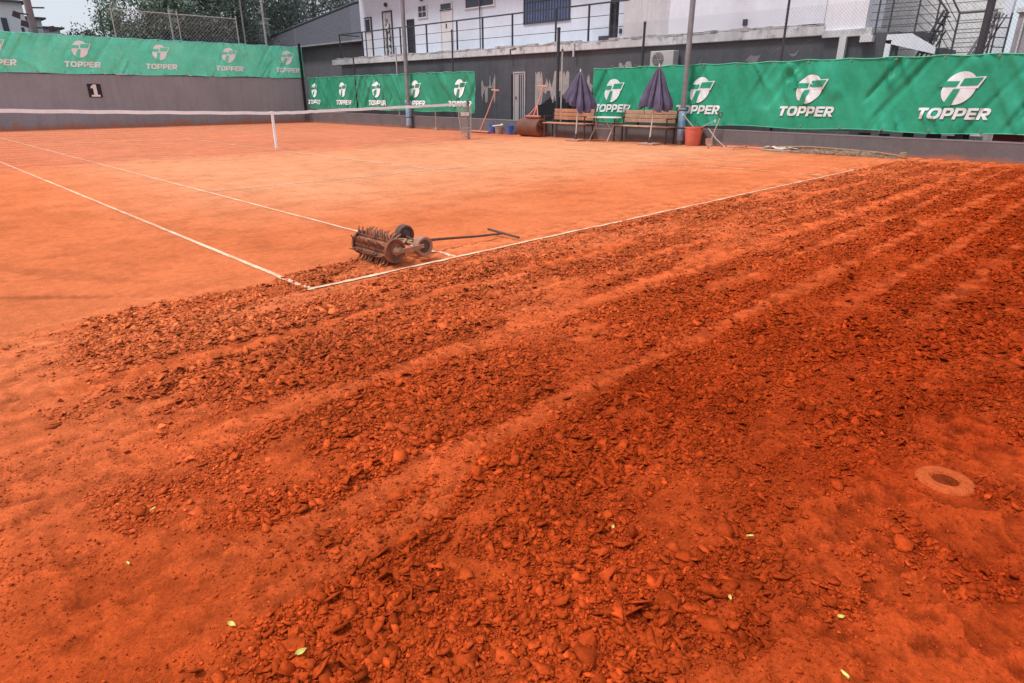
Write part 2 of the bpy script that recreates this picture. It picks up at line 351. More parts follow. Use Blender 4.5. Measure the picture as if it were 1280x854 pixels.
for v_, f_, t_ in sets: V.append(v_); FF.append(f_ + o); TT.append(t_); o += len(v_)
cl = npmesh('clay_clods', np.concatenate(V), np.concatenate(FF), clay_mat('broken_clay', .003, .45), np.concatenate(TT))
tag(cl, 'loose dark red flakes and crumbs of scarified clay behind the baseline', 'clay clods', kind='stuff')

# court lines: dusty white tape, laid over the clay as sheets
LINEM = clay_mat('line_tape', .004, .3)
def court_line(p, q, w, dust, lift=.005):
    """white tape, the clay dust on it thickens with distance along the court (dust maps y and x to 0..1)"""
    p = np.array(p, float); q = np.array(q, float); l = np.linalg.norm(q - p); d = (q - p) / l; nrm = np.array([-d[1], d[0]])
    n = max(2, int(l / .025)); t = np.linspace(0, l, n); ctr = p[None] + d[None] * t[:, None]
    e = .010 * (fbm(t * 5, t * 0 + p[0], 3, 4) - .5); V = []; Cc = []
    for k in range(4):
        off = (k / 3 - .5) * w * (1 + .3 * (fbm(t * 19, t * 0 + k * 3, 3, 9) - .5)) + e
        a = ctr + nrm[None] * off[:, None]; V.append(np.stack([a[:, 0], a[:, 1], height(a[:, 0], a[:, 1]) + lift], -1))
        D_ = dust(a[:, 0], a[:, 1]); nn = fbm(a[:, 0] * 7, a[:, 1] * 7, 4, 44); n2 = fbm(a[:, 0] * 40, a[:, 1] * 40, 3, 45)
        f = np.clip(D_ + 2.8 * (nn - .5) * (.3 + D_) + 1.2 * (n2 - .5), 0, 1) * .96
        base = tintf(a[:, 0], a[:, 1], (a[:, 0] * 0,) * 3); base = base + (np.array([.78, .50, .35]) - base) * .55
        Cc.append(np.array([.72, .55, .39]) + (base - np.array([.72, .55, .39])) * f[:, None])
    V = np.stack(V, 1).reshape(-1, 3); i = np.arange(n * 4).reshape(n, 4)
    F = np.stack([i[:-1, :-1], i[1:, :-1], i[1:, 1:], i[:-1, 1:]], -1).reshape(-1, 4)
    o = npmesh('court_line', V, F, LINEM, np.stack(Cc, 1).reshape(-1, 3), True); tag(o, kind='structure'); return o
dside = lambda x, y: .46 + .32 * ss(.3, 4.5, y) + .12 * ss(5, 12, y)
dsing = lambda x, y: .26 + .44 * ss(1.0, 2.6, y) + .15 * ss(6, 12, y)
dbase = lambda x, y: .56 + .30 * ss(-4.0, 0.0, x)
dfar = lambda x, y: .44 + .14 * ss(0, 4, x)
court_line((-5.485, 0), (5.485, 0), .038, dbase, .007); court_line((-5.46, .03), (-5.46, 23.77), .038, dside)
court_line((-4.115, .03), (-4.115, 23.77), .038, dsing); court_line((-4.08, 5.485), (4.10, 5.485), .04, dfar)
court_line((0, 5.51), (0, 18.26), .04, dfar); court_line((4.115, .03), (4.115, 23.77), .04, dfar); court_line((5.46, .03), (5.46, 23.77), .05, lambda x, y: .95 + 0 * x)
court_line((-4.08, 18.285), (4.10, 18.285), .04, dfar); court_line((-5.43, 23.8), (5.43, 23.8), .06, dfar)

# small fallen leaves
leafm = mat('leaf_yellow', lin(214, 205, 120), .6, .15, 60)
LF = [(-7.03, -2.875, .019, 'yellow green pointed leaf lying lowest in the left foreground'), (-7.228, -2.203, .012, 'tiny pale leaf scrap on smooth clay, second from the far left edge'), (-7.093, -1.995, .013, 'tiny pale leaf scrap farthest left and farthest from the viewer'),
      (-7.108, -2.657, .016, 'small olive leaf on smooth clay just left above the largest leaf'), (-6.106, -3.113, .013, 'pale leaf scrap among the broken clods in the centre foreground'), (-5.833, -3.433, .014, 'white leaf scrap at the tip of the dark clod patch'),
      (-6.117, -3.514, .011, 'tiny green leaf scrap below the tip of the clod patch'), (-5.966, -3.746, .014, 'cream leaf scrap on bare clay left of the cracked footprint'), (-6.157, -3.82, .016, 'yellow leaf lying at the bottom edge right of centre')]
for i, (x, y, s, lb) in enumerate(LF):
    b = MB(); n = 6; z = float(height(np.array([x]), np.array([y]))[0]) + .008 + .016 * float(till(np.array([x]), np.array([y]))[0][0])
    for k in range(n + 1):
        t = k / n; w = s * .38 * math.sin(PI * t ** .8) ** .8 if 0 < k < n else .0008
        for sd in (-1, 0, 1): b.v.append(((t - .5) * s * 1.6, sd * w, .10 * s * (1 - abs(sd)) * -1 + .25 * s * (t - .5) ** 2 + .004 * abs(sd)))
    for k in range(n):
        for j in range(2): b.f.append((3*k+j, 3*k+j+1, 3*k+j+4, 3*k+j+3))
    o = b.build('leaf', leafm, None, True); o.location = (x, y, z); o.rotation_euler = (.25, .1, i * 1.7); tag(o, lb, 'leaf', 'fallen leaves on the clay')

# clay coated round cover pressed in the soil
t = thing('sprinkler_cover', 'round clay coated ring half buried in soft clay at the right foreground', 'sprinkler cover', (-5.03, -3.775, .0))
t.scale = (.9, .9, .85); cm = mat('cover_clay', (.56, .105, .030), 1.0, .25, 30, bump=.9, bs=70, spec=.02)
MB().lathe([(.046,-.003),(.052,.009),(.062,.014),(.072,.0125),(.085,.013),(.097,.007),(.106,-.004)], 40).build('rim', cm, t, True)
MB().lathe([(.0,.002),(.02,.004),(.038,.003),(.053,-.004)], 32).build('lid', mat('cover_clay_dark', (.20, .030, .008), 1.0, .3, 30, bump=.9, bs=70, spec=.02), t, True)

# ------------------------------------------------------------------ spiked roller cart
iron = mat('rusty_iron', (.135, .068, .050), .8, .3, 25, col2=(.34, .12, .060), c2s=14, c2t=.50, bump=.3, bs=120)
irond = mat('dark_iron', (.10, .062, .050), .7, .3, 25, col2=(.18, .07, .042), c2s=18, c2t=.6)
ironl = mat('dusty_iron', (.40, .20, .13), .8, .2, 25, bump=.3, bs=120)
gz0 = lambda x, y: float(height(np.array([x]), np.array([y]))[0])
t = thing('spiked_roller', 'rusty spiked aerator roller with two small wheels and long handle resting on the baseline corner', 'aerator', (-4.66, .12, .0))
Ry = Matrix.Rotation(-PI/2, 4, 'X')                                               # local z -> world y
AX = .135; t.scale = (.95, .95, .95)
drum = MB(); drum.lathe([(.0,0),(.082,0),(.082,.47),(.0,.47)], 8, Matrix.Translation((0,0,AX)) @ Ry)
for k in range(8):
    a = 2*PI*(k+.5)/8; M = Matrix.Translation((0,0,AX)) @ Ry @ Matrix.Rotation(a, 4, 'Z'); drum.box((.074,-.006,.005),(.098,.006,.465), M)
drum.build('drum', iron, t, False, .002)
sp0 = None
for k in range(8):
    a = 2*PI*(k+.5)/8; M = Matrix.Translation((0,0,AX)) @ Ry @ Matrix.Rotation(a, 4, 'Z')
    for j in range(10):
        if sp0 is None:
            b = MB(); b.add([(.092,-.008,-.012),(.092,.008,-.012),(.092,.008,.012),(.092,-.008,.012),(.126,.003,-.010),(.126,.014,-.010),(.126,.014,.010),(.126,.003,.010),(.158,.030,-.003),(.158,.034,-.003),(.158,.034,.004),(.158,.030,.004)],
              [(3,2,1,0),(0,1,5,4),(1,2,6,5),(2,3,7,6),(3,0,4,7),(4,5,9,8),(5,6,10,9),(6,7,11,10),(7,4,8,11),(8,9,10,11)])
            sp0 = o = b.build('spike', iron, t)
        else: o = sp0.copy(); C.objects.link(o); o.parent = t
        o.matrix_local = M @ Matrix.Translation((random.uniform(-.004,.004), 0, .024 + j * .047)) @ Matrix.Rotation(random.uniform(-.12,.12), 4, 'Y')
for yy, nm in ((-.022, 'end_disc'), (.480, 'end_disc')):
    M = Matrix.Translation((0,yy,AX)) @ Ry
    d = MB().lathe([(.030,.004),(.070,.010),(.084,.0),(.098,-.006),(.104,.0),(.104,.014),(.094,.018),(.030,.016)], 32, M, True).build(nm, iron, t, True)
    MB().lathe([(.0,-.034),(.018,-.034),(.020,-.030),(.032,-.026),(.036,.010),(.0,.010)], 16, M).build('hub', ironl, d, True)
MB().tube([(0,-.07,AX),(0,.55,AX)], .011, 10).build('axle', ironl, t, True)
W = (.30, .0, .128); fr = MB()
fr.bar((.0,-.055,AX),(W[0]-.02,-.045,W[2]+.012),.012,.034); fr.bar((.0,.525,AX),(W[0]-.02,.40,W[2]+.012),.012,.034)
fr.bar((.02,-.05,AX+.02),(W[0]-.03,.20,W[2]+.035),.022,.012); fr.bar((.02,.50,AX+.02),(W[0]-.03,.20,W[2]+.035),.022,.012)
fr.bar((W[0]-.06,-.04,W[2]+.02),(W[0]-.06,.40,W[2]+.02),.022,.012); fr.bar((.10,-.045,AX+.005),(.10,.49,AX+.005),.018,.010)
fr.box((W[0]-.05,.15,W[2]-.012),(W[0]+.16,.22,W[2]+.022)); fr.build('frame', ironl, t, False, .002)
MB().tube([(W[0],-.03,W[2]),(W[0]+.05,.37,W[2]+.045)], .010, 10).build('axle', irond, t, True)
for yy in (-.035, .30):
    M = Matrix.Translation((W[0] + (.05 if yy > 0 else 0), yy, W[2] + (.045 if yy > 0 else 0))) @ Ry
    w = MB().lathe([(.056,.006),(.072,-.004),(.082,-.002),(.086,.008),(.084,.016),(.088,.022),(.088,.036),(.084,.042),(.088,.048),(.088,.062),(.080,.074),(.056,.068)], 32, M, True).build('wheel', ironl if yy < 0 else irond, t, True)
    MB().lathe([(.0,-.008),(.020,-.008),(.024,.004),(.058,.014),(.058,.056),(.0,.070)], 20, M).build('wheel_hub', irond, w, True)
hp = [(W[0]+.06,.185,W[2]+.005),(.70,.185,.105),(1.10,.185,.068),(1.45,.185,.046)]
MB().tube(hp, [.013,.012,.011,.010], 10).build('handle', irond, t, True)
MB().tube([(W[0]+.03,.11,W[2]-.02),(W[0]+.13,.11,W[2]-.022)], .010, 8).build('handle_socket', irond, t, True)
MB().tube([(1.44,-.05,.040),(1.45,.185,.048),(1.46,.42,.056)], .012, 10).build('handle_grip', irond, t, True)

# ------------------------------------------------------------------ tennis net
white = mat('white_canvas', (.84, .87, .90), .7, .08, 4)
NY = 11.885
netz = lambda x: .914 + (1.07 - .914) * min(1, abs(x) / 6.3) ** 1.15
t = thing('tennis_net', 'tennis net sagging across the court with white headband and centre strap', 'net', (0, NY, 0))
b = MB(); n = 96
for i in range(n + 1):
    x = -6.34 + 12.68 * i / n; zt = netz(x) + .004 * math.sin(x * 7) + (.012 * abs(math.sin(x * 9)) if -.1 < x < 1.2 else 0) * -1
    for yy, zz in ((-.012, zt), (-.016, zt - .07), (.016, zt - .07), (.012, zt)): b.v.append((x, yy, zz))
for i in range(n):
    for k in range(4): b.f.append((4*i+k, 4*i+(k+1)%4, 4*i+4+(k+1)%4, 4*i+4+k))
b.build('headband', white, t, True)
b = MB(); w = .0008
for i in range(283):
    x = -6.34 + i * .045; z1 = netz(x) - .06; b.add([(x-w,0,.02),(x+w,0,.02),(x+w,0,z1),(x-w,0,z1)], [(0,1,2,3)])
for k in range(23):
    zz = .03 + k * .0455
    for i in range(48):
        x0 = -6.34 + i * .264; x1 = x0 + .264; f0, f1 = netz(x0) - .05, netz(x1) - .05; s0, s1 = zz * f0 / 1.06, zz * f1 / 1.06
        b.add([(x0,.001,s0-w),(x1,.001,s1-w),(x1,.001,s1+w),(x0,.001,s0+w)], [(0,1,2,3)])
b.build('netting', mat('net_cord', (.10, .085, .085), .8), t)
b = MB(); b.add([(-.027,-.022,.05),(.027,-.022,.05),(.027,-.022,.92),(-.027,-.022,.92),(-.027,.022,.05),(.027,.022,.05),(.027,.022,.92),(-.027,.022,.92)], [(0,1,2,3),(4,5,6,7)][:2] + [(3,2,6,7),(0,3,7,4),(1,5,6,2),(0,4,5,1)]); b.build('centre_strap', white, t)
postm = mat('post_metal', (.16, .15, .15), .5, .2, 8, metal=.4, dust=(.35, .6))
for x, lb in ((6.4, 'grey steel net post at the right end of the net beside the clear panel'), (-6.4, 'grey steel net post at the left end of the net')):
    p = thing('net_post', lb, 'net post', (x, NY, 0), 0, 'net posts')
    MB().tube([(0,0,-.05),(0,0,1.13)], .045, 16).build('post', postm, p, True)
    MB().lathe([(.0,1.155),(.03,1.152),(.05,1.14),(.05,1.128),(.0,1.126)], 16).build('cap', postm, p, True)
    b = MB(); sx = -1 if x > 0 else 1; b.tube([(sx*.05,0,1.06),(sx*.09,0,1.04)], .006, 6); b.box((sx*.03,-.03,.62),(sx*.06,.03,.80)); b.build('winch', irond, p)
# translucent tapered panel hung beside the post
t = thing('hanging_panel', 'clear tapered panel with white label and grey bars hung beside the right net post', 'panel', (6.05, NY - .25, 0))
pm = bpy.data.materials.new('clear_plastic'); pm.use_nodes = True; nt = pm.node_tree; pb = nt.nodes['Principled BSDF']; pb.inputs['Base Color'].default_value = (.55, .53, .52, 1); pb.inputs['Roughness'].default_value = .3; pb.inputs['Alpha'].default_value = .32
nz = nt.nodes.new('ShaderNodeTexNoise'); nz.inputs['Scale'].default_value = 9; mr = nt.nodes.new('ShaderNodeMapRange'); mr.inputs[3].default_value = .18; mr.inputs[4].default_value = .5
nt.links.new(nz.outputs[0], mr.inputs[0]); nt.links.new(mr.outputs[0], pb.inputs['Alpha'])
MB().add([(-.27,0,.97),(.27,0,.98),(.24,0,.08),(-.13,0,.06)], [(0,1,2,3)]).build('sheet', pm, t)
b = MB(); fm = mat('panel_rod', (.42, .41, .40), .4, .1, 5)
b.tube([(-.27,0,.97),(-.24,0,.66),(-.18,0,.30),(-.13,0,.06),(.24,0,.08),(.25,0,.5),(.27,0,.98),(-.27,0,.97)], .011, 8, False); b.tube([(-.2,0,.36),(.02,.01,.10),(.08,0,.07)], .012, 8); b.build('rod_frame', fm, t, True)
MB().box((-.16,-.008,.70),(.17,-.003,.80)).build('label', mat('label_white', (.82, .80, .80), .6), t)
b = MB(); b.box((-.10,-.014,.315),(.20,-.004,.365)); b.box((-.10,-.014,.21),(.21,-.004,.27)); each(b, 'bar', fm, t, bevel=.004)

# ------------------------------------------------------------------ enclosure walls
SL = -.012                                                                        # the side wall leans this much off the court axis
WX = lambda y: 9.1 + .012 * y
def side(name, label, cat, y, dx=0, z=0, group=None): return thing(name, label, cat, (WX(y) + dx, y, z), SL, group)
darkc = mat('wall_grey_low', (.150, .130, .132), .85, .12, 1.6, bump=.12, bs=30, dust=(.12, .6), streak=.2)
capm = mat('wall_cap_grey', (.24, .20, .20), .85, .15, 2)
t = side('low_wall', 'long low dark grey masonry wall with paler top along the right side of the court', 'wall', 0)
b = MB(); n = 40
top = lambda y: .385 + .0048 * (y + 3)
for i in range(n + 1):
    y = -9 + 37.1 * i / n
    b.v += [(-.05, y, -.1), (-.05, y, top(y)), (.16, y, top(y)), (.16, y, -.1)]
for i in range(n):
    for k in range(4): b.f.append((4*i+k, 4*i+(k+1)%4, 4*i+4+(k+1)%4, 4*i+4+k))
b.f += [(0,1,2,3), (4*n+3,4*n+2,4*n+1,4*n)]; b.build('wall_body', darkc, t)
b = MB()
for i in range(n):
    y = -9 + 37.1 * i / n; y1 = -9 + 37.1 * (i+1) / n
    b.add([(-.056,y,top(y)-.012),(-.056,y,top(y)+.012),(-.056,y1,top(y1)-.012),(-.056,y1,top(y1)+.012),(.166,y,top(y)+.014),(.166,y1,top(y1)+.014)], [(0,1,3,2),(1,4,5,3)])
b.build('wall_cap', capm, t)
t = thing('back_wall', 'tall smooth grey wall across the far end of the court under the pale green banner', 'wall', (0, 28.2, 0))
MB().box((-30, 0, -.1), (9.42, .22, 2.09)).build('wall_body', mat('wall_grey_tall', (.305, .315, .35), .85, .06, .8, bump=.1, bs=25, col2=(.275, .285, .315), c2s=.5, dust=(.30, .8), streak=.22), t)
MB().box((-30, -.012, 2.092), (9.43, .235, 2.115)).build('wall_cap', mat('wall_cap_dark', (.05, .05, .05), .8), t)  # thin dark strip along the wall top
t2 = thing('corner_post', 'black square post at the corner where the grey wall meets the side banner', 'post', (9.47, 28.12, 0))
b = MB(); b.box((-.05,-.05,0),(.05,.05,3.7)); b.build('post', mat('black_paint', (.022, .022, .026), .5, .2, 5), t2, False, .006)
# number plate
t = thing('number_sign', 'small black court number sign with a white 1 on the far grey wall', 'sign', (.12, 28.19, 1.475))
MB().box((-.245,-.02,-.26),(.245,0,.26)).build('plate', mat('sign_black', (.02, .02, .022), .4), t, False, .006)
MB().prism([(-.16,-.235),(.16,-.235),(.16,-.165),(.075,-.165),(.075,.235),(-.03,.235),(-.135,.15),(-.135,.09),(-.055,.09),(-.055,-.165),(-.16,-.165)], .006, Matrix.Translation((0,-.0265,0)) @ Matrix.Rotation(PI/2, 4, 'X') @ Matrix.Translation((0,0,-.006))).build('numeral', mat('sign_white', (.80,.79,.78), .5), t)

# ------------------------------------------------------------------ banners with the printed word and emblem
def letters(word):
    """heavy wide slanted capitals made of non-overlapping quads"""
    V = []; F = []; x0 = 0.0
    def strip(A, B_, dx):
        o = len(V); n = len(A)
        for p, q in zip(A, B_): V.append((p[0] + dx, p[1])); V.append((q[0] + dx, q[1]))
        for k in range(n - 1): F.append([o+2*k, o+2*k+1, o+2*k+3, o+2*k+2])
    def rect(a, b, c, d, dx): strip([(a, b), (a, d)], [(c, b), (c, d)], dx)
    def bowl(dx, zt, zb, w, th):
        zm = (zt + zb) / 2; h = (zt - zb) / 2; A = []; B_ = []
        for t in np.linspace(PI/2, -PI/2, 13):
            c, sn = math.cos(t), math.sin(t); f = lambda q: math.copysign(abs(q) ** .75, q)
            A.append((w * .52 + (w * .48) * f(c), zm + h * f(sn))); B_.append((w * .52 + (w * .48 - .27) * f(c) * (1 if w*.48 > .27 else 1), zm + (h - th) * f(sn)))
        strip(A, B_, dx)
    for ch in word:
        w = .92
        if ch == 'T': w = .88; rect(0, .76, w, 1, x0); rect(.29, 0, .59, .76, x0)
        elif ch == 'O':
            w = 1.06; A = []; B_ = []
            for t in np.linspace(0, 2*PI, 41):
                c, sn = math.cos(t), math.sin(t); f = lambda q, e: math.copysign(abs(q) ** e, q)
                A.append((.53 + .53 * f(c, .7), .5 + .5 * f(sn, .7))); B_.append((.53 + .25 * f(c, .75), .5 + .27 * f(sn, .75)))
            strip(A, B_, x0)
        elif ch in 'PR':
            zb = .28 if ch == 'P' else .34
            rect(0, 0, .29, 1, x0); rect(.29, .77, w*.52, 1, x0); rect(.29, zb, w*.52, zb + .22, x0); bowl(x0, 1, zb, w, .225)
            if ch == 'R': strip([(.34, zb - .005), (.62, 0)], [(.66, zb - .005), (.97, 0)], x0); w = .96
        elif ch == 'E': w = .84; rect(0, 0, .29, 1, x0); rect(.29, .78, w, 1, x0); rect(.29, .39, w * .93, .61, x0); rect(.29, 0, w, .22, x0)
        x0 += w + .075
    v = np.array([(x + .20 * y, y) for x, y in V]); return (v - v.min(0)) / (v.max(0) - v.min(0)) - .5, F
def refine(v, f, s):
    bm = bmesh.new(); q = [bm.verts.new((a, b, 0)) for a, b in v]
    for p in f:
        try: bm.faces.new([q[k] for k in p])
        except ValueError: pass
    bmesh.ops.triangulate(bm, faces=bm.faces)
    for _ in range(5):
        es = [e for e in bm.edges if abs(e.verts[0].co.x - e.verts[1].co.x) > s or abs(e.verts[0].co.y - e.verts[1].co.y) > 5 * s]
        if not es: break
        bmesh.ops.subdivide_edges(bm, edges=es, cuts=1); bmesh.ops.triangulate(bm, faces=bm.faces)
    bm.verts.index_update(); v = np.array([tuple(k.co)[:2] for k in bm.verts]); f = [[k.index for k in p.verts] for p in bm.faces]; bm.free(); return v, f
TXT = refine(*letters('TOPPER'), .05)
def poly_grid(poly, s=.05):
    bm = bmesh.new(); bm.faces.new([bm.verts.new((x, y, 0)) for x, y in poly]); bmesh.ops.triangulate(bm, faces=bm.faces)
    for _ in range(5):
        es = [e for e in bm.edges if e.calc_length() > s]
        if not es: break
        bmesh.ops.subdivide_edges(bm, edges=es, cuts=1); bmesh.ops.triangulate(bm, faces=bm.faces)
    bm.verts.index_update(); v = [tuple(q.co)[:2] for q in bm.verts]; f = [[q.index for q in p.verts] for p in bm.faces]; bm.free(); return v, f
disc = [(.30*math.cos(a) + .05*math.sin(a), .325*math.sin(a)) for a in np.linspace(0, 2*PI, 40, endpoint=False)]
EMB_W = [disc, [(.02,.205),(.44,.225),(.33,-.0),(-.07,-.0)]]
EMB_G = [[(-.42,.03),(-.33,.14),(.00,.14),(-.045,.03)], [(.065,.19),(.395,.205),(.315,.055),(.01,.045)], [(-.09,-.012),(.03,-.012),(-.085,-.36),(-.24,-.34)], [(-.16,.138),(.045,.138),(-.02,.012),(-.085,.012),(-.045,.03),(-.06,.06)]][:3]
def banner(name, label, axis_, loc, L, z0, z1, centres, m, mt, tw, th, tz, ez, esc, seed, amp=.045, holes=()):
    """axis_ 'y': hangs along the side wall, reads toward -y; 'x': along the far wall, reads toward +x"""
    t = thing(name, label, 'banner', loc, SL if axis_ == 'y' else 0, 'sponsor banners round the court')
    def D(u, v):
        u = np.asarray(u, float); v = np.asarray(v, float); h = z1 - z0; k = (z1 - v) / h
        f = fbm(u * 1.1 + .5 * k, v * .35 + u * 0, 3, seed) - .5
        w1 = np.abs(fbm(u * 2.1 - k * 1.3, u * .25 + v * .5, 3, seed + 3) - .5); w2 = np.abs(fbm(u * 1.7 + k * 1.5, u * .3 - v * .4, 3, seed + 5) - .5)
        return amp * (1.8 * f + 1.6 * ss(.12, 0, w1) * (.3 + .7 * ss(.45, .65, fbm(u * .8, v, 2, seed + 8))) - 1.4 * ss(.10, 0, w2) * ss(.42, .62, fbm(u * .7, v * .8, 2, seed + 9)))
    def P(u, v, off):
        d = float(D(u, v)) + off; return (-d, -u, v) if axis_ == 'y' else (u, -d, v)
    n = int(L / .045); mrows = int((z1 - z0) / .05); b = MB(); us = np.linspace(0, L, n + 1); vs = np.linspace(0, 1, mrows + 1)
    U, V_ = np.meshgrid(us, vs, indexing='ij')
    sag = .028 * np.abs(np.sin(U * PI / .93)) ** 1.4 * 1.0 + .05 * (fbm(U * .3, U * 0, 2, seed + 2) - .5)
    Z = z0 + .02 * np.sin(U * 2.2 + seed) * (1 - V_) + (z1 - z0) * V_ - sag * V_ ** 3; Dd = D(U, Z)
    pts = np.stack([-Dd, -U, Z], -1) if axis_ == 'y' else np.stack([U, -Dd, Z], -1)
    b.v = [tuple(p) for p in pts.reshape(-1, 3)]; k = mrows + 1
    b.f = [(i*k+j, i*k+j+1, (i+1)*k+j+1, (i+1)*k+j) for i in range(n) for j in range(mrows)]
    b.build('sheet', m, t, True)
    e = MB()                                                                     # stitched pale hem and cord along the top
    for j, r in ((mrows, .011), (0, .008)): e.tube([tuple(Vector(pts[i, j]) + (Vector((-.006,0,0)) if axis_ == 'y' else Vector((0,-.006,0)))) for i in range(0, n + 1, 3)], r, 5)
    e.build('hem', mat('hem_pale_' + name + str(seed), tuple(min(.8, c * 1.5 + .06) for c in BCOL[m.name]), .6), t, True)
    e0 = None
    for k in range(int(L / .93)):
        a = .05 + .93 * k
        for v in (z1 - .045, z0 + .05):
            if e0 is None: e0 = ob = MB().lathe([(.010,-.003),(.022,-.004),(.026,.001),(.022,.005),(.010,.004)], 12, Matrix.Rotation(PI/2, 4, 'Y') if axis_ == 'y' else Matrix.Rotation(PI/2, 4, 'X'), True).build('eyelet', mat('eyelet_brass', (.35,.32,.26), .4, metal=.6), t, True)
            else: ob = e0.copy(); C.objects.link(ob); ob.parent = t
            ob.location = P(a, v, .012)
    for c in centres:
        for nm, shapes, off in (('emblem', EMB_W, .021), ('emblem_cutout', EMB_G, .031)):
            q = MB()
            for si, pl in enumerate(shapes):
                if nm == 'emblem_cutout' and True: o2 = off
                else: o2 = off + .003 * si
                v, f = poly_grid(pl, .08); vv = [P(c + x * esc, ez + y * esc, o2) for x, y in v]
                vv = [p for p in vv]; q.add(vv, f)
            ob = q.build(nm, mt if nm == 'emblem' else m, t, True)
        v, f = TXT; q = MB(); q.add([P(c + x * tw, tz + y * th, .021) for x, y in v], f); q.build('lettering', mt, t, True)
    return t
BCOL = {}
def bmat(name, a, b, rough=.38):
    m = mat(name, a, rough, .12, 1.3, col2=b, c2s=1.1, c2t=.52, c2w=.16, bump=.05, bs=14); BCOL[name] = a; return m  # lighter patches stand in for light showing through the vinyl
G1 = bmat('green_vinyl', (.017, .27, .150), (.034, .36, .22)); G2 = bmat('green_vinyl_far', (.028, .26, .150), (.05, .33, .21)); G3 = bmat('green_vinyl_backlit', (.13, .78, .54), (.20, .82, .60), .45)  # backlight and haze on the end wall banner put into its paler green
TW = mat('print_white', (.72, .76, .77), .5, .08, 6); TW2 = mat('print_white_far', (.88, .93, .95), .5, .06, 6)
banner('sponsor_banner', 'long vivid green banner with white lettering on the right side wall behind the benches', 'y', (WX(9.15) - .02, 9.15, 0), 13.1, .535, 2.07, [.77, 3.72, 6.65, 9.72, 12.5], G1, TW, 1.30, .225, .925, 1.42, 1.0, 3)
banner('sponsor_banner', 'deep green banner with white lettering on the side wall behind the net post', 'y', (WX(27.5) - .02, 27.5, 0), 12.75, .69, 2.13, [.55, 3.3, 6.2, 9.05, 11.85], G2, TW2, 1.30, .21, .985, 1.53, 1.0, 40)
banner('sponsor_banner', 'pale green banner with white lettering above the tall grey end wall', 'x', (-12, 28.17, 0), 21.62, 2.12, 3.54, [.1, 3.1, 6.1, 9.05, 11.9, 14.9, 17.87, 20.75], G3, TW2, 1.27, .215, 2.465, 3.03, .98, 80)

# ------------------------------------------------------------------ posts, poles and wire
steel = mat('pole_steel', (.26, .255, .265), .5, .2, 4, metal=.3, streak=.3); dsteel = mat('post_dark', (.045, .045, .055), .5, .2, 4, streak=.3)
bluep = mat('pole_wrap_blue', (.20, .36, .54), .6, .2, 6, col2=(.50, .55, .60), c2s=9, c2t=.58, dust=(.3, .75))
def pole(x, y, h, r, label, wrap, m=steel):
    t = thing('light_pole', label, 'pole', (x, y, 0), 0, 'tall poles round the court')
    MB().tube([(0,0,-.1),(0,0,h*.5),(0,0,h)], [r,r*.95,r*.8], 18).build('shaft', m, t, True)
    if wrap:
        w = MB().lathe([(r+.004,.10),(r+.028,.105),(r+.030,.5),(r+.030,wrap-.02),(r+.022,wrap)], 22); w.build('padding', bluep, t, True)
        b = MB()
        for zz in (.42, wrap - .06): b.lathe([(r+.031,zz),(r+.036,zz+.003),(r+.036,zz+.035),(r+.031,zz+.038)], 22)
        each(b, 'strap', irond, t, smooth=True)
    return t
pole(8.93, 5.78, 9.0, .075, 'tall grey pole with blue padded base beside the red bucket', .95)
pole(9.12, 18.75, 9.0, .085, 'tall grey pole with blue padded base in front of the far side banner', 1.0)
t = pole(-1.40, 28.62, 9.5, .13, 'thick dark leaning grey pole beside the white houses beyond the end wall', 0, mat('pole_weathered', (.20, .18, .19), .7, .2, 4))
b = MB()
for zz, s in ((4.45, .5), (4.2, -.45), (3.75, .7), (4.9, .5)): b.bar((0,-.05,zz),(s,-.1,zz+.03),.05,.05)
each(b, 'crossarm', dsteel, t)
b = MB()
for dx, zz in ((-.5, 4.15), (-.30, 3.85), (.55, 3.72)): b.prism([(-.13,-.08),(.13,-.11),(.11,.10),(-.10,.12)], .10, Matrix.Translation((dx,-.2,zz)) @ Matrix.Rotation(PI/2, 4, 'X') @ Matrix.Rotation(.5*dx, 4, 'Z'))
each(b, 'floodlight', dsteel, t)
def fpost(x, y, z1, r, label, m=dsteel, z0=0, lean=0, grp='fence posts behind the side banners'):
    t = thing('fence_post', label, 'post', (x, y, z0), 0, grp)
    MB().tube([(0,0,0),(lean*.5,0,(z1-z0)/2),(lean,0,z1-z0)], r, 10).build('shaft', m, t, True)
    MB().lathe([(.0,z1-z0+.03),(r*.9,z1-z0+.025),(r*1.25,z1-z0+.004),(r*1.2,z1-z0-.04),(r*1.0,z1-z0-.045)], 10, Matrix.Translation((lean,0,0))).build('cap', m, t, True)
    return t
fpost(9.33, 10.75, 3.28, .05, 'dark post before the peeling wall at the gap between the side banners')
MB_ = MB; t = thing('drain_pipe', 'thin pale pipe running up beside the dark post before the peeling wall', 'pipe', (9.36, 10.60, 0)); MB().tube([(0,0,0),(0,0,2.75)], .022, 8).build('pipe', mat('pipe_pale', (.45,.45,.42), .5), t, True); MB().lathe([(.03,2.6),(.034,2.61),(.034,2.66),(.03,2.67)], 10).build('collar', irond, t, True)
fpost(9.33, 7.50, 3.22, .035, 'thin dark post above the banner left of the air conditioner')
fpost(9.33, 3.40, 5.2, .03, 'thin tall black post above the banner before the white wall')
fpost(9.33, -.72, 5.2, .075, 'thick dark tall post at the right in front of the stairs')
fpost(9.36, 19.73, 3.12, .028, 'thin white topped post behind the far side banner, left of the blue based pole', mat('post_pale', (.40,.40,.40), .5))
fpost(9.36, 16.09, 3.55, .03, 'thin dark post rising behind the far side banner, right of the blue based pole')
fpost(9.38, 23.05, 2.85, .03, 'thin dark post nearest the corner behind the far side banner')
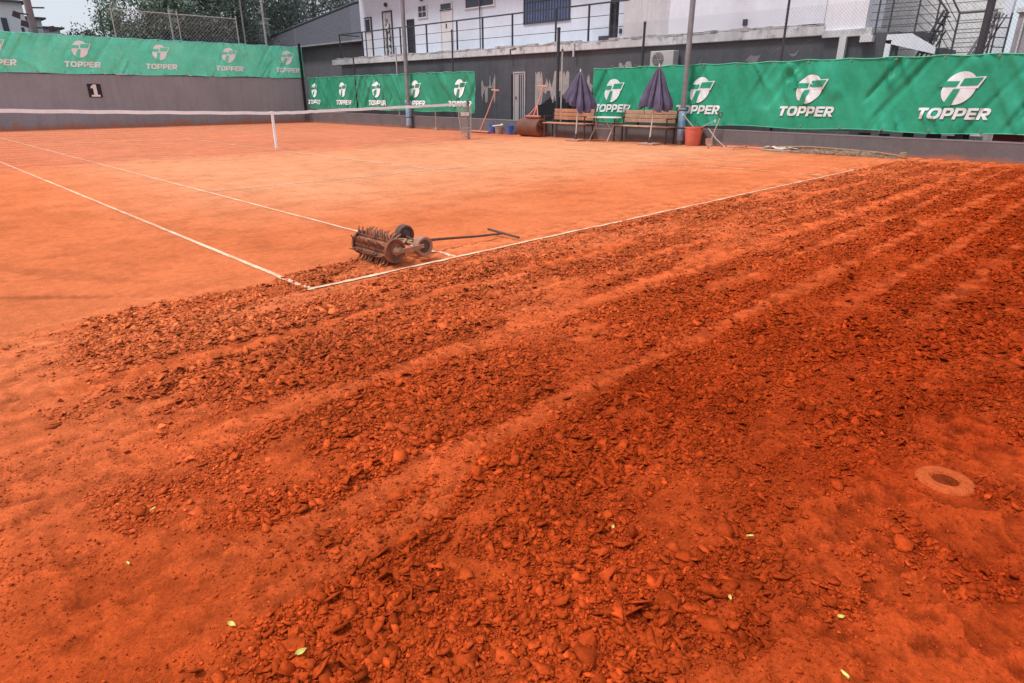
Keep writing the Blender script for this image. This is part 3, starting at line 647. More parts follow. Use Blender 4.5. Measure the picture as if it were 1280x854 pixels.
def wire_panel(name, label, A, B, z0, z1, pitch, w, m, diag=True, mesh=None, rails=True):
    A = Vector(A); B = Vector(B); d = (B - A); L = d.length; d.normalize(); t = thing(name, label, 'fence', (A.x, A.y, 0)); b = MB(); H = z1 - z0
    def seg(u0, v0, u1, v1):
        p = d*u0; q = d*u1; dx = u1-u0; dz = v1-v0; l = math.hypot(dx, dz); ox = -dz/l*w/2; oz = dx/l*w/2
        o = Vector((p.x, p.y, z0+v0)); e = Vector((q.x, q.y, z0+v1)); k = Vector((d.x*ox, d.y*ox, oz)); b.add([o-k, e-k, e+k, o+k], [(0,1,2,3)])
    if diag:
        k = -H
        while k < L:
            for s in (1, -1):
                u0, u1 = k, k + H; v0, v1 = (0, H) if s > 0 else (H, 0)
                a0 = max(0, -u0 / H); a1 = min(1, (L - u0) / H)
                if a1 > a0: seg(u0 + H*a0, v0 + (v1-v0)*a0, u0 + H*a1, v0 + (v1-v0)*a1)
            k += pitch
    else:
        for i in range(int(L/pitch)+1): seg(i*pitch, 0, i*pitch, H)
        for i in range(int(H/pitch)+1): seg(0, i*pitch, L, i*pitch)
    b.build('wire_mesh', m, t)
    if rails:
        r = MB(); r.tube([(0,0,z1),(d.x*L,d.y*L,z1)], .02, 6); r.tube([(0,0,z0),(d.x*L,d.y*L,z0)], .012, 6); r.build('rail', mat('rail_grey', (.42,.41,.42), .5), t, True)
        q = MB(); nn = max(2, int(L/2.4))
        for i in range(nn+1): q.tube([(d.x*L*i/nn, d.y*L*i/nn, max(0, z0-.3)),(d.x*L*i/nn, d.y*L*i/nn, z1+.12)], .022, 6)
        q.build('upright', mat('rail_grey', (.42,.41,.42), .5), t, True)
    return t
galv = mat('galvanised_wire', (.34, .33, .35), .5, .1, 3); dark = mat('dark_net', (.03, .035, .04), .8, .1, 3)
wire_panel('wire_fence', 'chain link panel with grey rails above the pale green banner before the trees', (1.4, 28.45, 0), (6.6, 28.45, 0), 3.45, 4.62, .16, .010, galv)
wire_panel('ball_net', 'tall dark mesh net above the right end of the pale green banner', (6.7, 28.5, 0), (9.5, 28.5, 0), 3.4, 8.6, .055, .008, dark, False, rails=False)
wire_panel('ball_net', 'tall dark mesh net round the corner in front of the grey roofed house', (9.5, 28.4, 0), (9.42, 23.1, 0), 2.1, 8.6, .055, .006, dark, False, rails=False)
wire_panel('wire_fence', 'fine wire fence above the near side banner in front of the club building', (9.36, 9.4, 0), (9.22, -4.0, 0), 2.0, 3.25, .075, .0028, mat('thin_wire', (.12,.12,.13), .5), True, rails=False)
for x, z, r, m, lb in ((6.96, 9, .035, galv, 'slim grey pole left of the tall dark net above the end wall'), (8.0, 9, .05, mat('pole_pale', (.50,.50,.52), .5), 'pale grey pole within the tall dark net above the end wall'),
                       (1.0, 4.58, .03, dsteel, 'short thin dark post at the left side of the tree above the pale banner'), (1.62, 4.3, .025, dsteel, 'shortest thin dark post just right of its twin left of the chain link'), (3.72, 4.75, .04, galv, 'grey post in the middle of the chain link panel')):
    fpost(x, 28.55, z, r, lb, m, 2.0, grp='posts above the end wall')

# ------------------------------------------------------------------ club building
fl = mat('facade_lower', (.085, .085, .098), .8, .16, 1.4, bump=.1, bs=20, streak=.3)
fu = mat('facade_upper', (.60, .64, .73), .85, .07, 1.0, streak=.06, bump=.06, bs=20)
fw = mat('facade_white', (.72, .73, .78), .8, .06, 1.0, streak=.15); fg = mat('panel_grey', (.52, .52, .55), .8, .10, 1.2, streak=.3)
slabm = mat('slab_concrete', (.56, .56, .58), .9, .15, 3, col2=(.16, .15, .15), c2s=2.2, c2t=.63, c2w=.07, bump=.25, bs=30, streak=.4)
blk = mat('railing_paint', (.045, .048, .062), .5, .15, 6); glass = mat('window_dark', (.045, .055, .085), .25, .2, 6); trim = mat('trim_white', (.62, .60, .60), .6, .08, 5)
BX = 0
t = thing('club_building', 'two storey grey clubhouse with balcony railing above a dark lower wall along the right side', 'building', (10.5, 14, 0))
P = lambda x, y, z: (x - 10.5, y - 14, z)
MB().box(P(10.5, 1.2, -.1), P(10.72, 26.0, 2.68)).build('lower_wall', fl, t)
b = MB(); b.box(P(10.40, 2.88, 2.68), P(14.0, 26.7, 2.93)); b.build('balcony_slab', slabm, t, False, .02)
b = MB(); rr = random.Random(3); y = 2.9
while y < 26.6:                                                                  # crumbled upper lip of the slab
    l = rr.uniform(.12, .5); b.box(P(10.385 + rr.uniform(0,.02), y, 2.90), P(10.56, min(y + l, 26.68), 2.955 + rr.uniform(-.02, .045))); y += l
b.build('slab_lip', mat('slab_lip_grey', (.40,.385,.39), .9, .25, 6, bump=.3, bs=30, col2=(.12,.11,.11), c2s=5, c2t=.6), t, False, .01)
MB().box(P(11.6, 9.1, 2.93), P(11.85, 25.7, 6.6)).build('upper_wall', fu, t)
MB().box(P(10.46, 7.42, 2.96), P(11.6, 9.08, 6.6)).build('side_panel', fg, t)
MB().box(P(10.42, 2.93, 2.965), P(11.6, 7.415, 6.6)).build('front_wall', mat('facade_front', (.66, .69, .77), .85, .06, 1.0, streak=.05, bump=.06, bs=20), t)
MB().box(P(10.44, 1.95, 2.78), P(11.6, 2.925, 6.6)).build('white_wall', fw, t)
MB().box(P(10.36, 1.75, 2.62), P(11.6, 2.90, 2.79)).build('end_slab', slabm, t, False, .01)
MB().box(P(10.43, 1.96, 6.602), P(14.2, 25.7, 6.85)).build('roof', fg, t)
MB().box(P(11.85, 25.45, 2.93), P(14.0, 25.7, 6.6)).build('end_wall', fu, t)
# upper openings
def opening(nm, y0, y1, z0, z1, m, x=11.6, frame=.05, panes=(), fm=trim, sill=True):
    o = MB().box(P(x-.025, y0, z0), P(x-.004, y1, z1)).build(nm, m, t)
    b = MB()
    for a in ((y0-frame, z0, y0, z1), (y1, z0, y1+frame, z1), (y0-frame, z1, y1+frame, z1+frame)) + (((y0-frame-.03, z0-frame, y1+frame+.03, z0),) if sill else ()): b.box(P(x-.05, a[0], a[1]), P(x-.003, a[2], a[3]))
    for k in panes:
        if k[0] == 'v': b.box(P(x-.04, k[1]-.012, z0), P(x-.024, k[1]+.012, z1))
        else: b.box(P(x-.042, y0, k[1]-.012), P(x-.0235, y1, k[1]+.012))
    b.build('frame', fm, o); return o
blue = mat('shutter_blue', (.085, .115, .21), .5, .2, 8, streak=.5); doorw = mat('door_white', (.60,.58,.59), .6, .06, 4)
opening('window', 12.28, 14.45, 3.83, 5.2, blue, panes=[('v', 12.28 + 2.17*k/16) for k in range(1, 16)] + [('h', 4.5)], fm=blk)
opening('window', 16.15, 17.8, 4.60, 4.92, glass, panes=[('v', 16.97)]); opening('window', 20.42, 20.97, 4.49, 4.92, glass, panes=[('v', 20.7), ('h', 4.7)])
dw = opening('door', 18.72, 19.42, 2.94, 4.62, doorw, sill=False); opening('window', 18.72, 19.42, 4.66, 4.88, glass)
MB().box(P(11.55, 19.05, 3.95), P(11.575, 19.10, 4.12)).build('handle', blk, dw)
opening('window', 21.4, 21.82, 3.05, 4.42, mat('louvre_black', (.03,.03,.04), .4), panes=[('h', 3.05 + 1.37*k/9) for k in range(1, 9)], fm=blk)
opening('door', 24.75, 25.25, 2.94, 4.75, doorw, fm=blk, sill=False); opening('window', 24.78, 25.2, 4.2, 4.7, glass, x=11.57, frame=.02)
opening('door', 23.05, 23.72, 2.94, 4.9, mat('door_stained', (.48,.45,.46), .7, .2, 5, col2=(.10,.10,.12), c2s=3.5, c2t=.56, c2w=.06), fm=blk, sill=False)
MB().box(P(11.52, 23.2, 2.95), P(11.55, 23.5, 4.4)).build('curtain', mat('curtain_pattern', (.60,.60,.62), .8, .2, 8, col2=(.04,.04,.05), c2s=7, c2t=.52, c2w=.04), t)
b = MB()
for y, z in ((23.4, 5.2), (20.7, 5.2)): b.lathe([(.0,.10),(.06,.09),(.09,.04),(.09,.0),(.05,-.01)], 14, Matrix.Translation(P(11.56, y, z)) @ Matrix.Rotation(-PI/2, 4, 'Y'))
each(b, 'wall_lamp', blk, t, smooth=True)
# railing
rl = MB(); ys = [9.6, 10.47, 11.9, 14.0, 15.6, 17.1, 19.05, 20.9, 21.9, 23.9, 25.9]
for y in ys: rl.box(P(10.45, y-.025, 2.93), P(10.50, y+.025, 4.02))
for zz, w in ((4.02, .045), (3.66, .018), (3.30, .018)): rl.bar(P(10.475, 8.9, zz), P(10.475, 25.95, zz), w, w)
rl.bar(P(10.475, 25.95, 4.02), P(11.6, 25.95, 4.02), .04); rl.bar(P(10.475, 25.95, 3.5), P(11.6, 25.95, 3.5), .018)
rl.build('railing', blk, t)
b = MB(); b.box(P(10.55, 9.45, 2.93), P(10.70, 9.68, 6.6)); b.build('balcony_column', blk, t); 
b = MB(); b.tube([P(11.52, 16.9, 2.95), P(11.52, 16.9, 6.5)], .022, 8); b.build('conduit', blk, t, True)
b = MB(); b.box(P(11.56, 10.2, 3.02), P(11.6, 10.9, 3.18)); b.build('vent', blk, t); MB().box(P(11.56, 9.95, 3.22), P(11.6, 10.05, 3.36)).build('socket_box', blk, t)
MB().box(P(10.38, 4.95, 3.05), P(10.42, 5.07, 3.2)).build('socket_box', blk, t)
# lower openings and peeling plaster
o = opening('door', 13.36, 13.90, .35, 2.06, mat('door_frosted', (.36,.33,.33), .6, .08, 4), x=10.5, frame=.035, fm=mat('door_jamb', (.45,.42,.41), .7), sill=False)
b = MB()
for y, w in ((13.42, .02), (13.52, .03), (13.62, .05)): b.box(P(10.455, y-w/2, .4), P(10.472, y+w/2, 2.0))
each(b, 'glass_strip', mat('strip_dark', (.07,.08,.12), .3), o); MB().box(P(10.44, 13.78, 1.15), P(10.47, 13.81, 1.25)).build('handle', blk, o)
MB().box(P(10.465, 13.98, .2), P(10.495, 14.06, 2.02)).build('door_edge', mat('black_paint', (.022,.022,.026), .5), t)
def peel(y0, y1, z0, z1, seed, m, name='peeling_patch'):
    rg = random.Random(seed); n = 46; b = MB(); v = []
    for i in range(n + 1):
        y = y0 + (y1-y0)*i/n; f = i / n
        hi = z1 - .05*rg.random() - (.10 if rg.random() < .2 else 0) - .45*float(ss(.35, .65, fbm(np.array([f*8.]), np.array([seed*1.0]), 3, seed))[0])*min(1, 4*f+.3)
        lo = z0 + .05*rg.random() + .55*float(ss(.35, .65, fbm(np.array([f*7.]), np.array([seed+3.]), 3, seed))[0])
        v.append((y, lo, hi))
    for i in range(n):
        a, c = v[i], v[i+1]; b.add([P(10.494, a[0], a[1]), P(10.494, c[0], c[1]), P(10.494, c[0], max(c[1]+.01, c[2])), P(10.494, a[0], max(a[1]+.01, a[2]))], [(0,1,2,3)])
    b.build(name, m, t)
pl = mat('bare_plaster', (.36, .315, .30), .9, .12, 3, col2=(.28,.24,.23), c2s=4, c2t=.55)
peel(11.25, 12.85, .85, 2.10, 5, pl); peel(9.7, 11.25, 1.0, 2.0, 8, pl); peel(8.0, 9.9, 1.6, 2.3, 12, pl); peel(14.95, 15.75, 1.0, 2.1, 15, pl); peel(3.2, 7.2, 2.0, 2.32, 19, mat('plaster_flakes', (.20,.18,.18), .9, .2, 5))
pd = mat('black_stain', (.012,.012,.014), .8, .2, 4)
for y0, y1, z0, z1, s in ((11.15, 12.75, .60, 1.42, 22), (9.9, 11.2, .7, 1.55, 24)):
    rg = random.Random(s); b = MB(); n = 30
    for i in range(n):
        f = i/n; hi = z0 + (z1-z0)*(.45 + .55*float(fbm(np.array([f*7.]), np.array([s*1.]), 3, s)[0])*1.3*math.sin(PI*min(1, f*1.05+.08))); hi = max(hi, z0+.05)
        ya = y0 + (y1-y0)*i/n; yb = y0 + (y1-y0)*(i+1)/n; b.add([P(10.489, ya, z0-.3), P(10.489, yb, z0-.3), P(10.489, yb, hi), P(10.489, ya, hi)], [(0,1,2,3)])
    b.build('dark_stain', pd, t)
b = MB(); b.box(P(10.38, 14.0, 2.5), P(10.40, 14.05, 2.86)); b.bar(P(10.39, 13.98, 2.86), P(10.39, 13.72, 2.88), .03); b.build('downpipe', blk, t)
b = MB(); b.tube([P(10.36, 10.98, 2.93), P(10.36, 10.98, 2.5)], .03, 8); b.build('downpipe', trim, t, True)
# white beams and columns by the end of the building
b = MB(); b.box(P(10.34, 2.30, 1.9), P(10.46, 2.46, 2.62)); b.box(P(10.32, 1.70, 2.48), P(10.5, 1.98, 2.62)); each(b, 'white_bracket', trim, t)
b = MB(); b.box(P(10.42, 1.30, 1.9), P(10.50, 1.42, 2.50)); b.add([P(10.42,1.42,2.62),P(10.42,.9,2.62),P(10.42,.35,2.30),P(10.42,.35,2.16),P(10.42,1.42,2.44)], [(0,1,2,3,4)]); b.build('stair_beam', fw, t)
# air conditioner on the wall
a = thing('air_conditioner', 'white air conditioner unit with round fan on the dark wall above the second parasol', 'air conditioner', (10.28, 7.38, 2.05))
acm = mat('ac_casing', (.50,.47,.46), .5, .08, 5); MB().box((-.15,-.40,0),(.15,.40,.47)).build('casing', acm, a, False, .02)
f = MB().lathe([(.0,0),(.06,.012),(.18,.012),(.20,.0)], 28, Matrix.Translation((-.152,.12,.235)) @ Matrix.Rotation(-PI/2, 4, 'Y')).build('fan', mat('fan_dark', (.16,.13,.13), .6), a, True)
b = MB()
for r_ in (.07, .12, .17): b.tube([(-.17,.12+r_*math.cos(q),.235+r_*math.sin(q)) for q in np.linspace(0, 2*PI, 25)], .004, 4, False)
for q in range(6): b.tube([(-.17,.12,.235),(-.17,.12+.2*math.cos(q*PI/3),.235+.2*math.sin(q*PI/3))], .004, 4)
b.build('fan_guard', acm, f); b = MB()
for yy in (-.3, .3): b.bar((.19,yy,-.02),(-.14,yy,-.02),.03)
each(b, 'bracket', blk, a)
# outside steel stairs and landing at the right
t = thing('steel_staircase', 'black steel staircase and landing with thin railings at the far right end of the building', 'staircase', (10.9, 0, 0))
Q = lambda x, y, z: (x - 10.9, y, z)
b = MB(); b.box(Q(10.55, .72, 2.52), Q(11.9, 1.93, 2.66)); b.box(Q(10.55,.2,2.20),Q(11.6,.72,2.28)); b.build('landing', blk, t)
b = MB()
for y in (1.75, 1.46, .90, .50): b.bar(Q(10.58, y, 2.6 if y > .8 else 2.2), Q(10.58, y, 3.75 if y > .8 else 3.3), .032)
for k in range(6): b.bar(Q(10.58, 1.9, 2.80 + .165*k), Q(10.58, .90, 2.78 + .165*k), .013)
for k in range(5): b.bar(Q(10.58, .90, 2.85 + .19*k), Q(10.58, .33, 2.38 + .17*k), .013)
b.bar(Q(10.58, .90, 3.75), Q(10.58, .33, 3.05), .035); b.bar(Q(10.58, .33, 2.1), Q(10.58, .33, 3.07), .032); b.build('landing_railing', blk, t)
b = MB()
for k in range(5): b.bar(Q(10.62, .08, 2.18 + .20*k), Q(10.62, -.62, 2.18 + .20*k), .014 if k < 4 else .034)
for y in (.08, -.60): b.bar(Q(10.62, y, 1.9), Q(10.62, y, 3.0), .036)
for k in range(5): b.bar(Q(10.62, .08, 2.18 + .20*k), Q(10.62, .42, 2.62 + .22*k), .014 if k < 4 else .034)
b.build('lower_railing', blk, t)
b = MB()
for s_ in (0, .35): b.bar(Q(10.5+s_, .80, 1.95), Q(10.5+s_, .36, 3.06), .03, .05); b.bar(Q(10.5+s_, .62, 1.9), Q(10.5+s_, .34, 2.65), .025, .03)
for k in range(7): b.box(Q(10.5, .74-.058*k, 2.06+.145*k), Q(10.85, .64-.058*k, 2.08+.145*k))
b.build('stair_flight', dsteel, t)
b = MB()
for s_ in (0, .35): b.bar(Q(10.6+s_, -.24, 2.05), Q(10.6+s_, -.60, 2.98), .03, .05); b.bar(Q(10.6+s_, -.40, 2.05), Q(10.6+s_, -.74, 2.92), .025, .03)
for k in range(6): b.box(Q(10.6, -.28-.056*k, 2.12+.145*k), Q(10.95, -.38-.056*k, 2.14+.145*k))
b.build('stair_flight', mat('stair_grey', (.20,.19,.19), .6), t)
b = MB()
for y in (-.66, -.88): b.bar(Q(10.66, y, 1.8), Q(10.66, y, 2.92), .03)
for k in range(5): b.bar(Q(10.66, -.66, 2.08+.19*k), Q(10.66, -.88, 2.06+.19*k), .02)
b.build('ladder', blk, t)
w = thing('annex_building', 'bare pale concrete block wall behind the black staircase at the far right', 'building', (12.6, -1.5, 0))
b = MB(); b.box((0,1.15,0),(.25,4.6,6.0)); b.build('wall', mat('speckled_concrete', (.74,.72,.71), .9, .2, 10, bump=.3, bs=60), w)
b = MB(); 
for k in range(14): b.box((-.006,1.17,2.0+k*.2),(-.0005,4.58,2.012+k*.2))
each(b, 'joint', mat('joint_grey', (.30,.285,.28), .9), w); MB().box((-.04,.98,0),(.24,1.145,6.0)).build('white_edge', fw, w)
w = thing('side_shed', 'mauve grey shed with white capped wall at the right edge of the frame', 'shed', (11.4, -3.6, 0))
MB().box((0,-2.2,0),(1.1,2.72,2.98)).build('wall', mat('shed_mauve', (.42,.36,.38), .85, .1, 2, streak=.4), w); MB().box((-.06,-2.25,2.982),(1.15,2.78,3.07)).build('wall_cap', trim, w)
b = MB()
for y in (2.6, 2.35): b.tube([(-.05,y,0),(-.05,y,2.98)], .02, 6)
each(b, 'downpipe', trim, w, smooth=True)
# clutter seen in the slot beneath the near banner
t = thing('red_crate', 'dark red plastic crate glimpsed in the slot under the near banner at the right', 'crate', (9.75, -1.55, .0))
b = MB(); b.box((-.2,-.26,0),(.2,.26,.02))
for s in (-1, 1): b.box((s*.2-.01,-.26,.02),(s*.2+.01,.26,.62)); b.box((-.19,s*.26-.01,.02),(.19,s*.26+.01,.62))
b.build('shell', mat('crate_red', (.24,.03,.035), .5), t, False, .005); b = MB()
for k in range(3): b.box((-.222,-.24,.42+.06*k),(-.212,.24,.45+.06*k))
each(b, 'slat', mat('crate_red2', (.17,.02,.025), .5), t)
t = thing('white_board', 'long whitish board glimpsed in the slot under the near banner', 'board', (9.55, 2.5, .0)); b = MB(); b.box((0,-.9,.32),(.03,.55,.475)); b.build('panel', trim, t, False, .005)
b = MB(); b.box((.03,-.8,0),(.07,-.74,.47)); b.box((.03,.40,0),(.07,.46,.47)); each(b, 'leg', blk, t)
t = thing('stacked_sheets', 'stack of black and white sheets glimpsed in the slot under the near banner', 'sheets', (9.6, .2, .0)); rg = random.Random(4); b = MB(); b2 = MB(); y = -1.3
while y < 1.1:
    l = rg.uniform(.08, .3); (b if rg.random() < .5 else b2).box((0,y,.0),(.05,y+l-.01,.46 + rg.uniform(-.03,.06))); y += l
each(b, 'white_sheet', trim, t); each(b2, 'black_sheet', blk, t)

# ------------------------------------------------------------------ benches, table, parasols
wood = mat('bench_wood', (.56, .28, .175), .65, .18, 5, streak=.2, col2=(.44,.20,.12), c2s=3); legm = mat('bench_iron', (.10,.055,.045), .7, .2, 8)
def bench(y0, y1, label, m, sz):
    t = side('park_bench', label, 'bench', (y0+y1)/2, -.40, 0, 'wooden benches by the low wall'); L = y1 - y0; h = L/2
    for k in range(4): MB().box((-.20+.105*k,-h,sz-.03),(-.11+.105*k,h,sz)).build('seat_slat', m, t, False, .006)
    for k in range(3): MB().bar((.255+.02*k,-h+.06,sz+.13+.115*k),(.255+.02*k,h-.10,sz+.13+.115*k),.10,.028,(1,0,.15)).build('back_slat', m, t, False, .006)
    for s in (-1, 1):
        yy = s*(h-.06); b = MB()
        b.bar((-.17,yy,0),(-.17,yy,sz-.032),.04,.035); b.bar((.22,yy,0),(.225,yy,sz-.032),.04,.035); b.bar((.235,yy,sz-.03),(.33,yy,sz+.42),.04,.03); b.bar((-.19,yy,sz-.045),(.25,yy,sz-.045),.035,.03)
        b.bar((-.18,yy,sz+.002),(-.18,yy,sz+.19),.03); b.bar((-.20,yy,sz+.20),(.28,yy,sz+.20),.04,.03)
        b.build('leg_frame', legm, t, False, .004)
    return t
bench(8.93, 10.74, 'wooden slat bench left of the small table, beside the brown lawn roller', wood, .47)
bench(5.98, 7.90, 'weathered wooden slat bench right of the small table, beside the blue based pole', mat('bench_wood_pale', (.50,.31,.21), .7, .2, 5, streak=.25), .47)
t = side('folding_table', 'pale oval folding table on crossed legs between the two benches', 'table', 8.18, -.66, 0)
b = MB(); b.lathe([(.0,.695),(.30,.695),(.315,.690),(.315,.668),(.30,.664),(.0,.664)], 36, Matrix.Diagonal((.95,1.95,1,1))); b.build('tabletop', mat('table_pale', (.76,.76,.72), .5, .08, 5), t, True)
tl = mat('table_leg', (.48,.38,.31), .6, .1, 5)
for yy in (-.30, .30):
    for s in (-1, 1): MB().tube([(s*.24,yy*1.25*(1 if s>0 else .9),0),(-s*.20,yy*(.55 if s>0 else 1.1),.664)], .016, 8).build('leg', tl, t, True)
MB().bar((0,-.33,.36),(0,.33,.36),.025).build('stretcher', tl, t)
can = bpy.data.materials.new('parasol_cloth'); MATS.pop('parasol_cloth', None); can = mat('parasol_cloth_purple', (.082,.064,.115), .75, .18, 5, col2=(.125,.105,.18), c2s=2.2, c2t=.5, streak=.25)
polem = mat('parasol_pole', (.62,.56,.52), .5, .08, 5, dust=(.25,.6)); basem = mat('parasol_base', (.42,.33,.28), .8, .15, 6, dust=(.12,.7))
def parasol(x, y, label, apex, rad, zb, tilt, seed, asym):
    t = thing('parasol', label, 'parasol', (x, y, 0), 0, 'closed parasols by the low wall')
    MB().box((-.20,-.25,0),(.20,.25,.055)).build('base', basem, t, False, .012); MB().lathe([(.05,.055),(.05,.08),(.032,.085),(.030,.20),(.024,.21)], 14).build('socket', legm, t, True)
    tx, ty = tilt; px_ = lambda z: (tx*z/apex, ty*z/apex)
    MB().tube([(0,0,.06),(*px_(apex*.5),apex*.5),(*px_(apex),apex)], .019, 10).build('pole', polem, t, True)
    MB().lathe([(.0,.075),(.014,.07),(.020,.03),(.022,-.01),(.012,-.02)], 12, Matrix.Translation((*px_(apex),apex))).build('finial', mat('finial_white', (.7,.68,.66), .5), t, True)
    b = MB(); na = 96; nv = 18; rg = random.Random(seed); ph = [rg.uniform(.68,1.28) for _ in range(8)]; drop = [rg.uniform(-.09,.10) for _ in range(8)]
    for j in range(nv + 1):
        k = j / nv
        for i in range(na):
            a = 2*PI*i/na; s = (a/(2*PI)*8) % 8; q = int(s); fr = s - q; rib = abs(math.cos(PI*fr))                     # 1 on a rib, 0 mid panel
            w = ph[q]*(1-fr) + ph[(q+1)%8]*fr; fold = .50 + .50*rib**.9 + .08*math.sin(3*a+seed+2*k) + .05*math.sin(23*a+9*k)*k
            R_ = .018 + rad*(k**.86)*w*fold
            if k > .86: R_ *= 1 - .9*(k-.86)
            zb_ = zb + (drop[q]*(1-fr) + drop[(q+1)%8]*fr)*1.0 + .07*(1-rib) - .02 + asym*math.sin(a)
            z = apex - (apex - zb_)*k; cx, cy = px_(z); b.v.append((cx+R_*math.cos(a)*.85, cy+R_*math.sin(a), z))
    for j in range(nv):
        for i in range(na): b.f.append((j*na+i, j*na+(i+1)%na, (j+1)*na+(i+1)%na, (j+1)*na+i))
    b.build('canopy', can, t, True)
    for i in range(0, 96, 12):
        MB().tube([tuple(Vector(b.v[j*na+i]) + Vector((math.cos(2*PI*i/96)*.006, math.sin(2*PI*i/96)*.006, 0))) for j in range(0, nv+1, 2)], .0075, 5).build('rib', mat('rib_pale', (.17,.14,.18), .5), t, True)
    p0 = Vector(b.v[(nv-1)*na+30]); MB().tube([p0, p0+Vector((-.02,.01,-.16)), p0+Vector((0,.0,-.28))], .009, 5).build('tie_strap', blk, t, True)
    return t
parasol(8.0, 8.80, 'closed purple parasol in front of the left bench, beside the peeling wall', 1.93, .53, 1.00, (.02, -.08), 1, .16)
parasol(8.2, 6.31, 'closed purple parasol in front of the right bench, before the green banner', 2.0, .54, .92, (.03, -.12), 6, .05)

# ------------------------------------------------------------------ rollers, drags, buckets, tools
brown = mat('roller_brown', (.145, .062, .046), .75, .2, 4, col2=(.20,.08,.055), c2s=2.5, bump=.2, bs=25, dust=(.25,.6))
t = side('lawn_roller', 'big brown stone lawn roller beside the left bench with a pink drag on top', 'roller', 11.32, -.50, 0)
M = Matrix.Translation((0,-.47,.29)) @ Ry
MB().lathe([(.0,.02),(.20,.015),(.25,.0),(.285,.015),(.295,.05),(.295,.90),(.285,.94),(.25,.955),(.20,.94),(.0,.935)], 36, M).build('drum', brown, t, True)
MB().tube([(0,-.56,.29),(0,.56,.29)], .022, 10).build('axle', legm, t, True)
b = MB(); b.bar((0,-.53,.29),(-.22,-.53,.42),.02,.05); b.bar((0,.53,.29),(-.22,.53,.42),.02,.05); b.build('frame', brown, t)
pink = mat('drag_pink', (.66,.27,.185), .75, .10, 5); pinkd = mat('drag_bristle', (.30,.09,.055), .9, .2, 20)
def drag(x, y, z, rz, w, h, lean, label, strut):
    t = thing('court_drag', label, 'court drag', (x, y, z), rz, 'pink court drags leaning at the wall')
    MB().box((-.05,-w/2,.045),(.05,w/2,.085)).build('board', pink, t, False, .005)
    b = MB(); n = int(w/.03)
    for i in range(n): b.box((-.045,-w/2+.005+i*w/n,.0),(.045,-w/2+.022+i*w/n,.046))
    b.build('bristles', pinkd, t)
    dx, dy = lean; MB().tube([(0,-.02,.085),(dx*.5,dy*.5-.02,h*.5),(dx,dy-.02,h)], .021, 10).build('handle', pink, t, True)
    MB().tube([(dx,dy-.22,h-.01),(dx,dy+.20,h+.01)], .024, 10).build('grip', pink, t, True)
    if strut:
        for s in (-1, 1): MB().tube([(0,s*w*.33,.085),(dx*.38,dy*.38-.02,h*.40)], .018, 8).build('strut', pink, t, True)
    return t
drag(8.83, 14.05, 0, -.1, 1.12, 1.46, (.42, -.42), 'pink court drag broom standing on clay and leaning on the wall left of the door', False)
drag(8.66, 11.20, .585, 0, .62, .98, (.27, -.16), 'pink court drag with braced handle standing on top of the brown roller', True)
bl = mat('bucket_blue', (.07,.16,.42), .4, .12, 5, dust=(.10,.5)); beige = mat('pail_beige', (.36,.25,.20), .7, .15, 6); wht = mat('plastic_white', (.66,.62,.58), .5)
def pail(label, loc, m, r0, r1, h, cat='bucket', rot=None, group=None, handle=True):
    t = thing('bucket', label, cat, loc, 0, group, rot); MB().lathe([(.0,.012),(r0-.01,.012),(r0,.0),(r0+.004,.01),(r1,h-.025),(r1+.012,h-.022),(r1+.012,h),(r1-.004,h),(r0-.006,.02),(.0,.02)], 28).build('body', m, t, True)
    if handle: MB().tube([(0,(r1+.012)*math.cos(a),h-.01+.75*r1*math.sin(a)) for a in np.linspace(0, PI, 13)], .006, 6).build('handle', irond if m is not bl else bl, t, True)
    return t
t = pail('blue plastic watering can standing rightmost of the small cluster by the door', (8.93, 12.58, 0), bl, .125, .15, .30, 'watering can', None, 'pails by the wall')
MB().tube([(0,-.13,.06),(0,-.24,.20),(0,-.30,.30)], [.022,.016,.014], 8).build('spout', bl, t, True)
pail('beige pail between the blue watering cans by the wall', (8.90, 13.08, 0), beige, .13, .155, .24, 'bucket', None, 'pails by the wall')
t = pail('blue plastic basin tilted on its side behind the beige pail, nearest the pink drag', (9.00, 13.52, .0), bl, .14, .17, .32, 'bucket', None, 'pails by the wall', True)
t = thing('white_funnel', 'white tube with round knob lying across the beige pail', 'funnel', (8.88, 13.1, .262)); MB().tube([(0,.30,-.0),(0,-.10,.035),(0,-.14,.04)], [.026,.030,.05], 10).build('tube', wht, t, True)
MB().lathe([(.0,-.05),(.045,-.03),(.058,.0),(.045,.03),(.0,.05)], 16, Matrix.Translation((0,-.18,.05))).build('knob', wht, t, True)
redb = mat('bucket_red', (.68,.16,.11), .6, .12, 5, streak=.3, dust=(.25,.4))
t = thing('red_bucket', 'tall red plastic bucket with tools at the foot of the blue based pole', 'bucket', (8.80, 5.31, 0))
MB().lathe([(.0,.015),(.185,.015),(.19,.0),(.195,.01),(.245,.45),(.258,.455),(.258,.49),(.240,.49),(.19,.03),(.0,.03)], 32).build('body', redb, t, True)
MB().lathe([(.0,.40),(.10,.43),(.238,.40)], 20).build('contents', irond, t, True); b = MB()
for a in (1.2, 4.4): b.tube([(.26*math.cos(a),.26*math.sin(a),.47),(.28*math.cos(a+.25),.28*math.sin(a+.25),.43),(.26*math.cos(a+.5),.26*math.sin(a+.5),.47)], .008, 6)
each(b, 'handle', irond, t, smooth=True)
stick = mat('tool_wood', (.42,.33,.27), .7, .12, 8)
def tool(name, label, cat, pts, r, m, extra=None, grp=None):
    p0 = Vector(pts[0]); t = thing(name, label, cat, pts[0], 0, grp); MB().tube([tuple(Vector(p)-p0) for p in pts], r, 8).build('shaft', m, t, True)
    if extra: extra(t, Vector(pts[-1]) - p0)
    return t
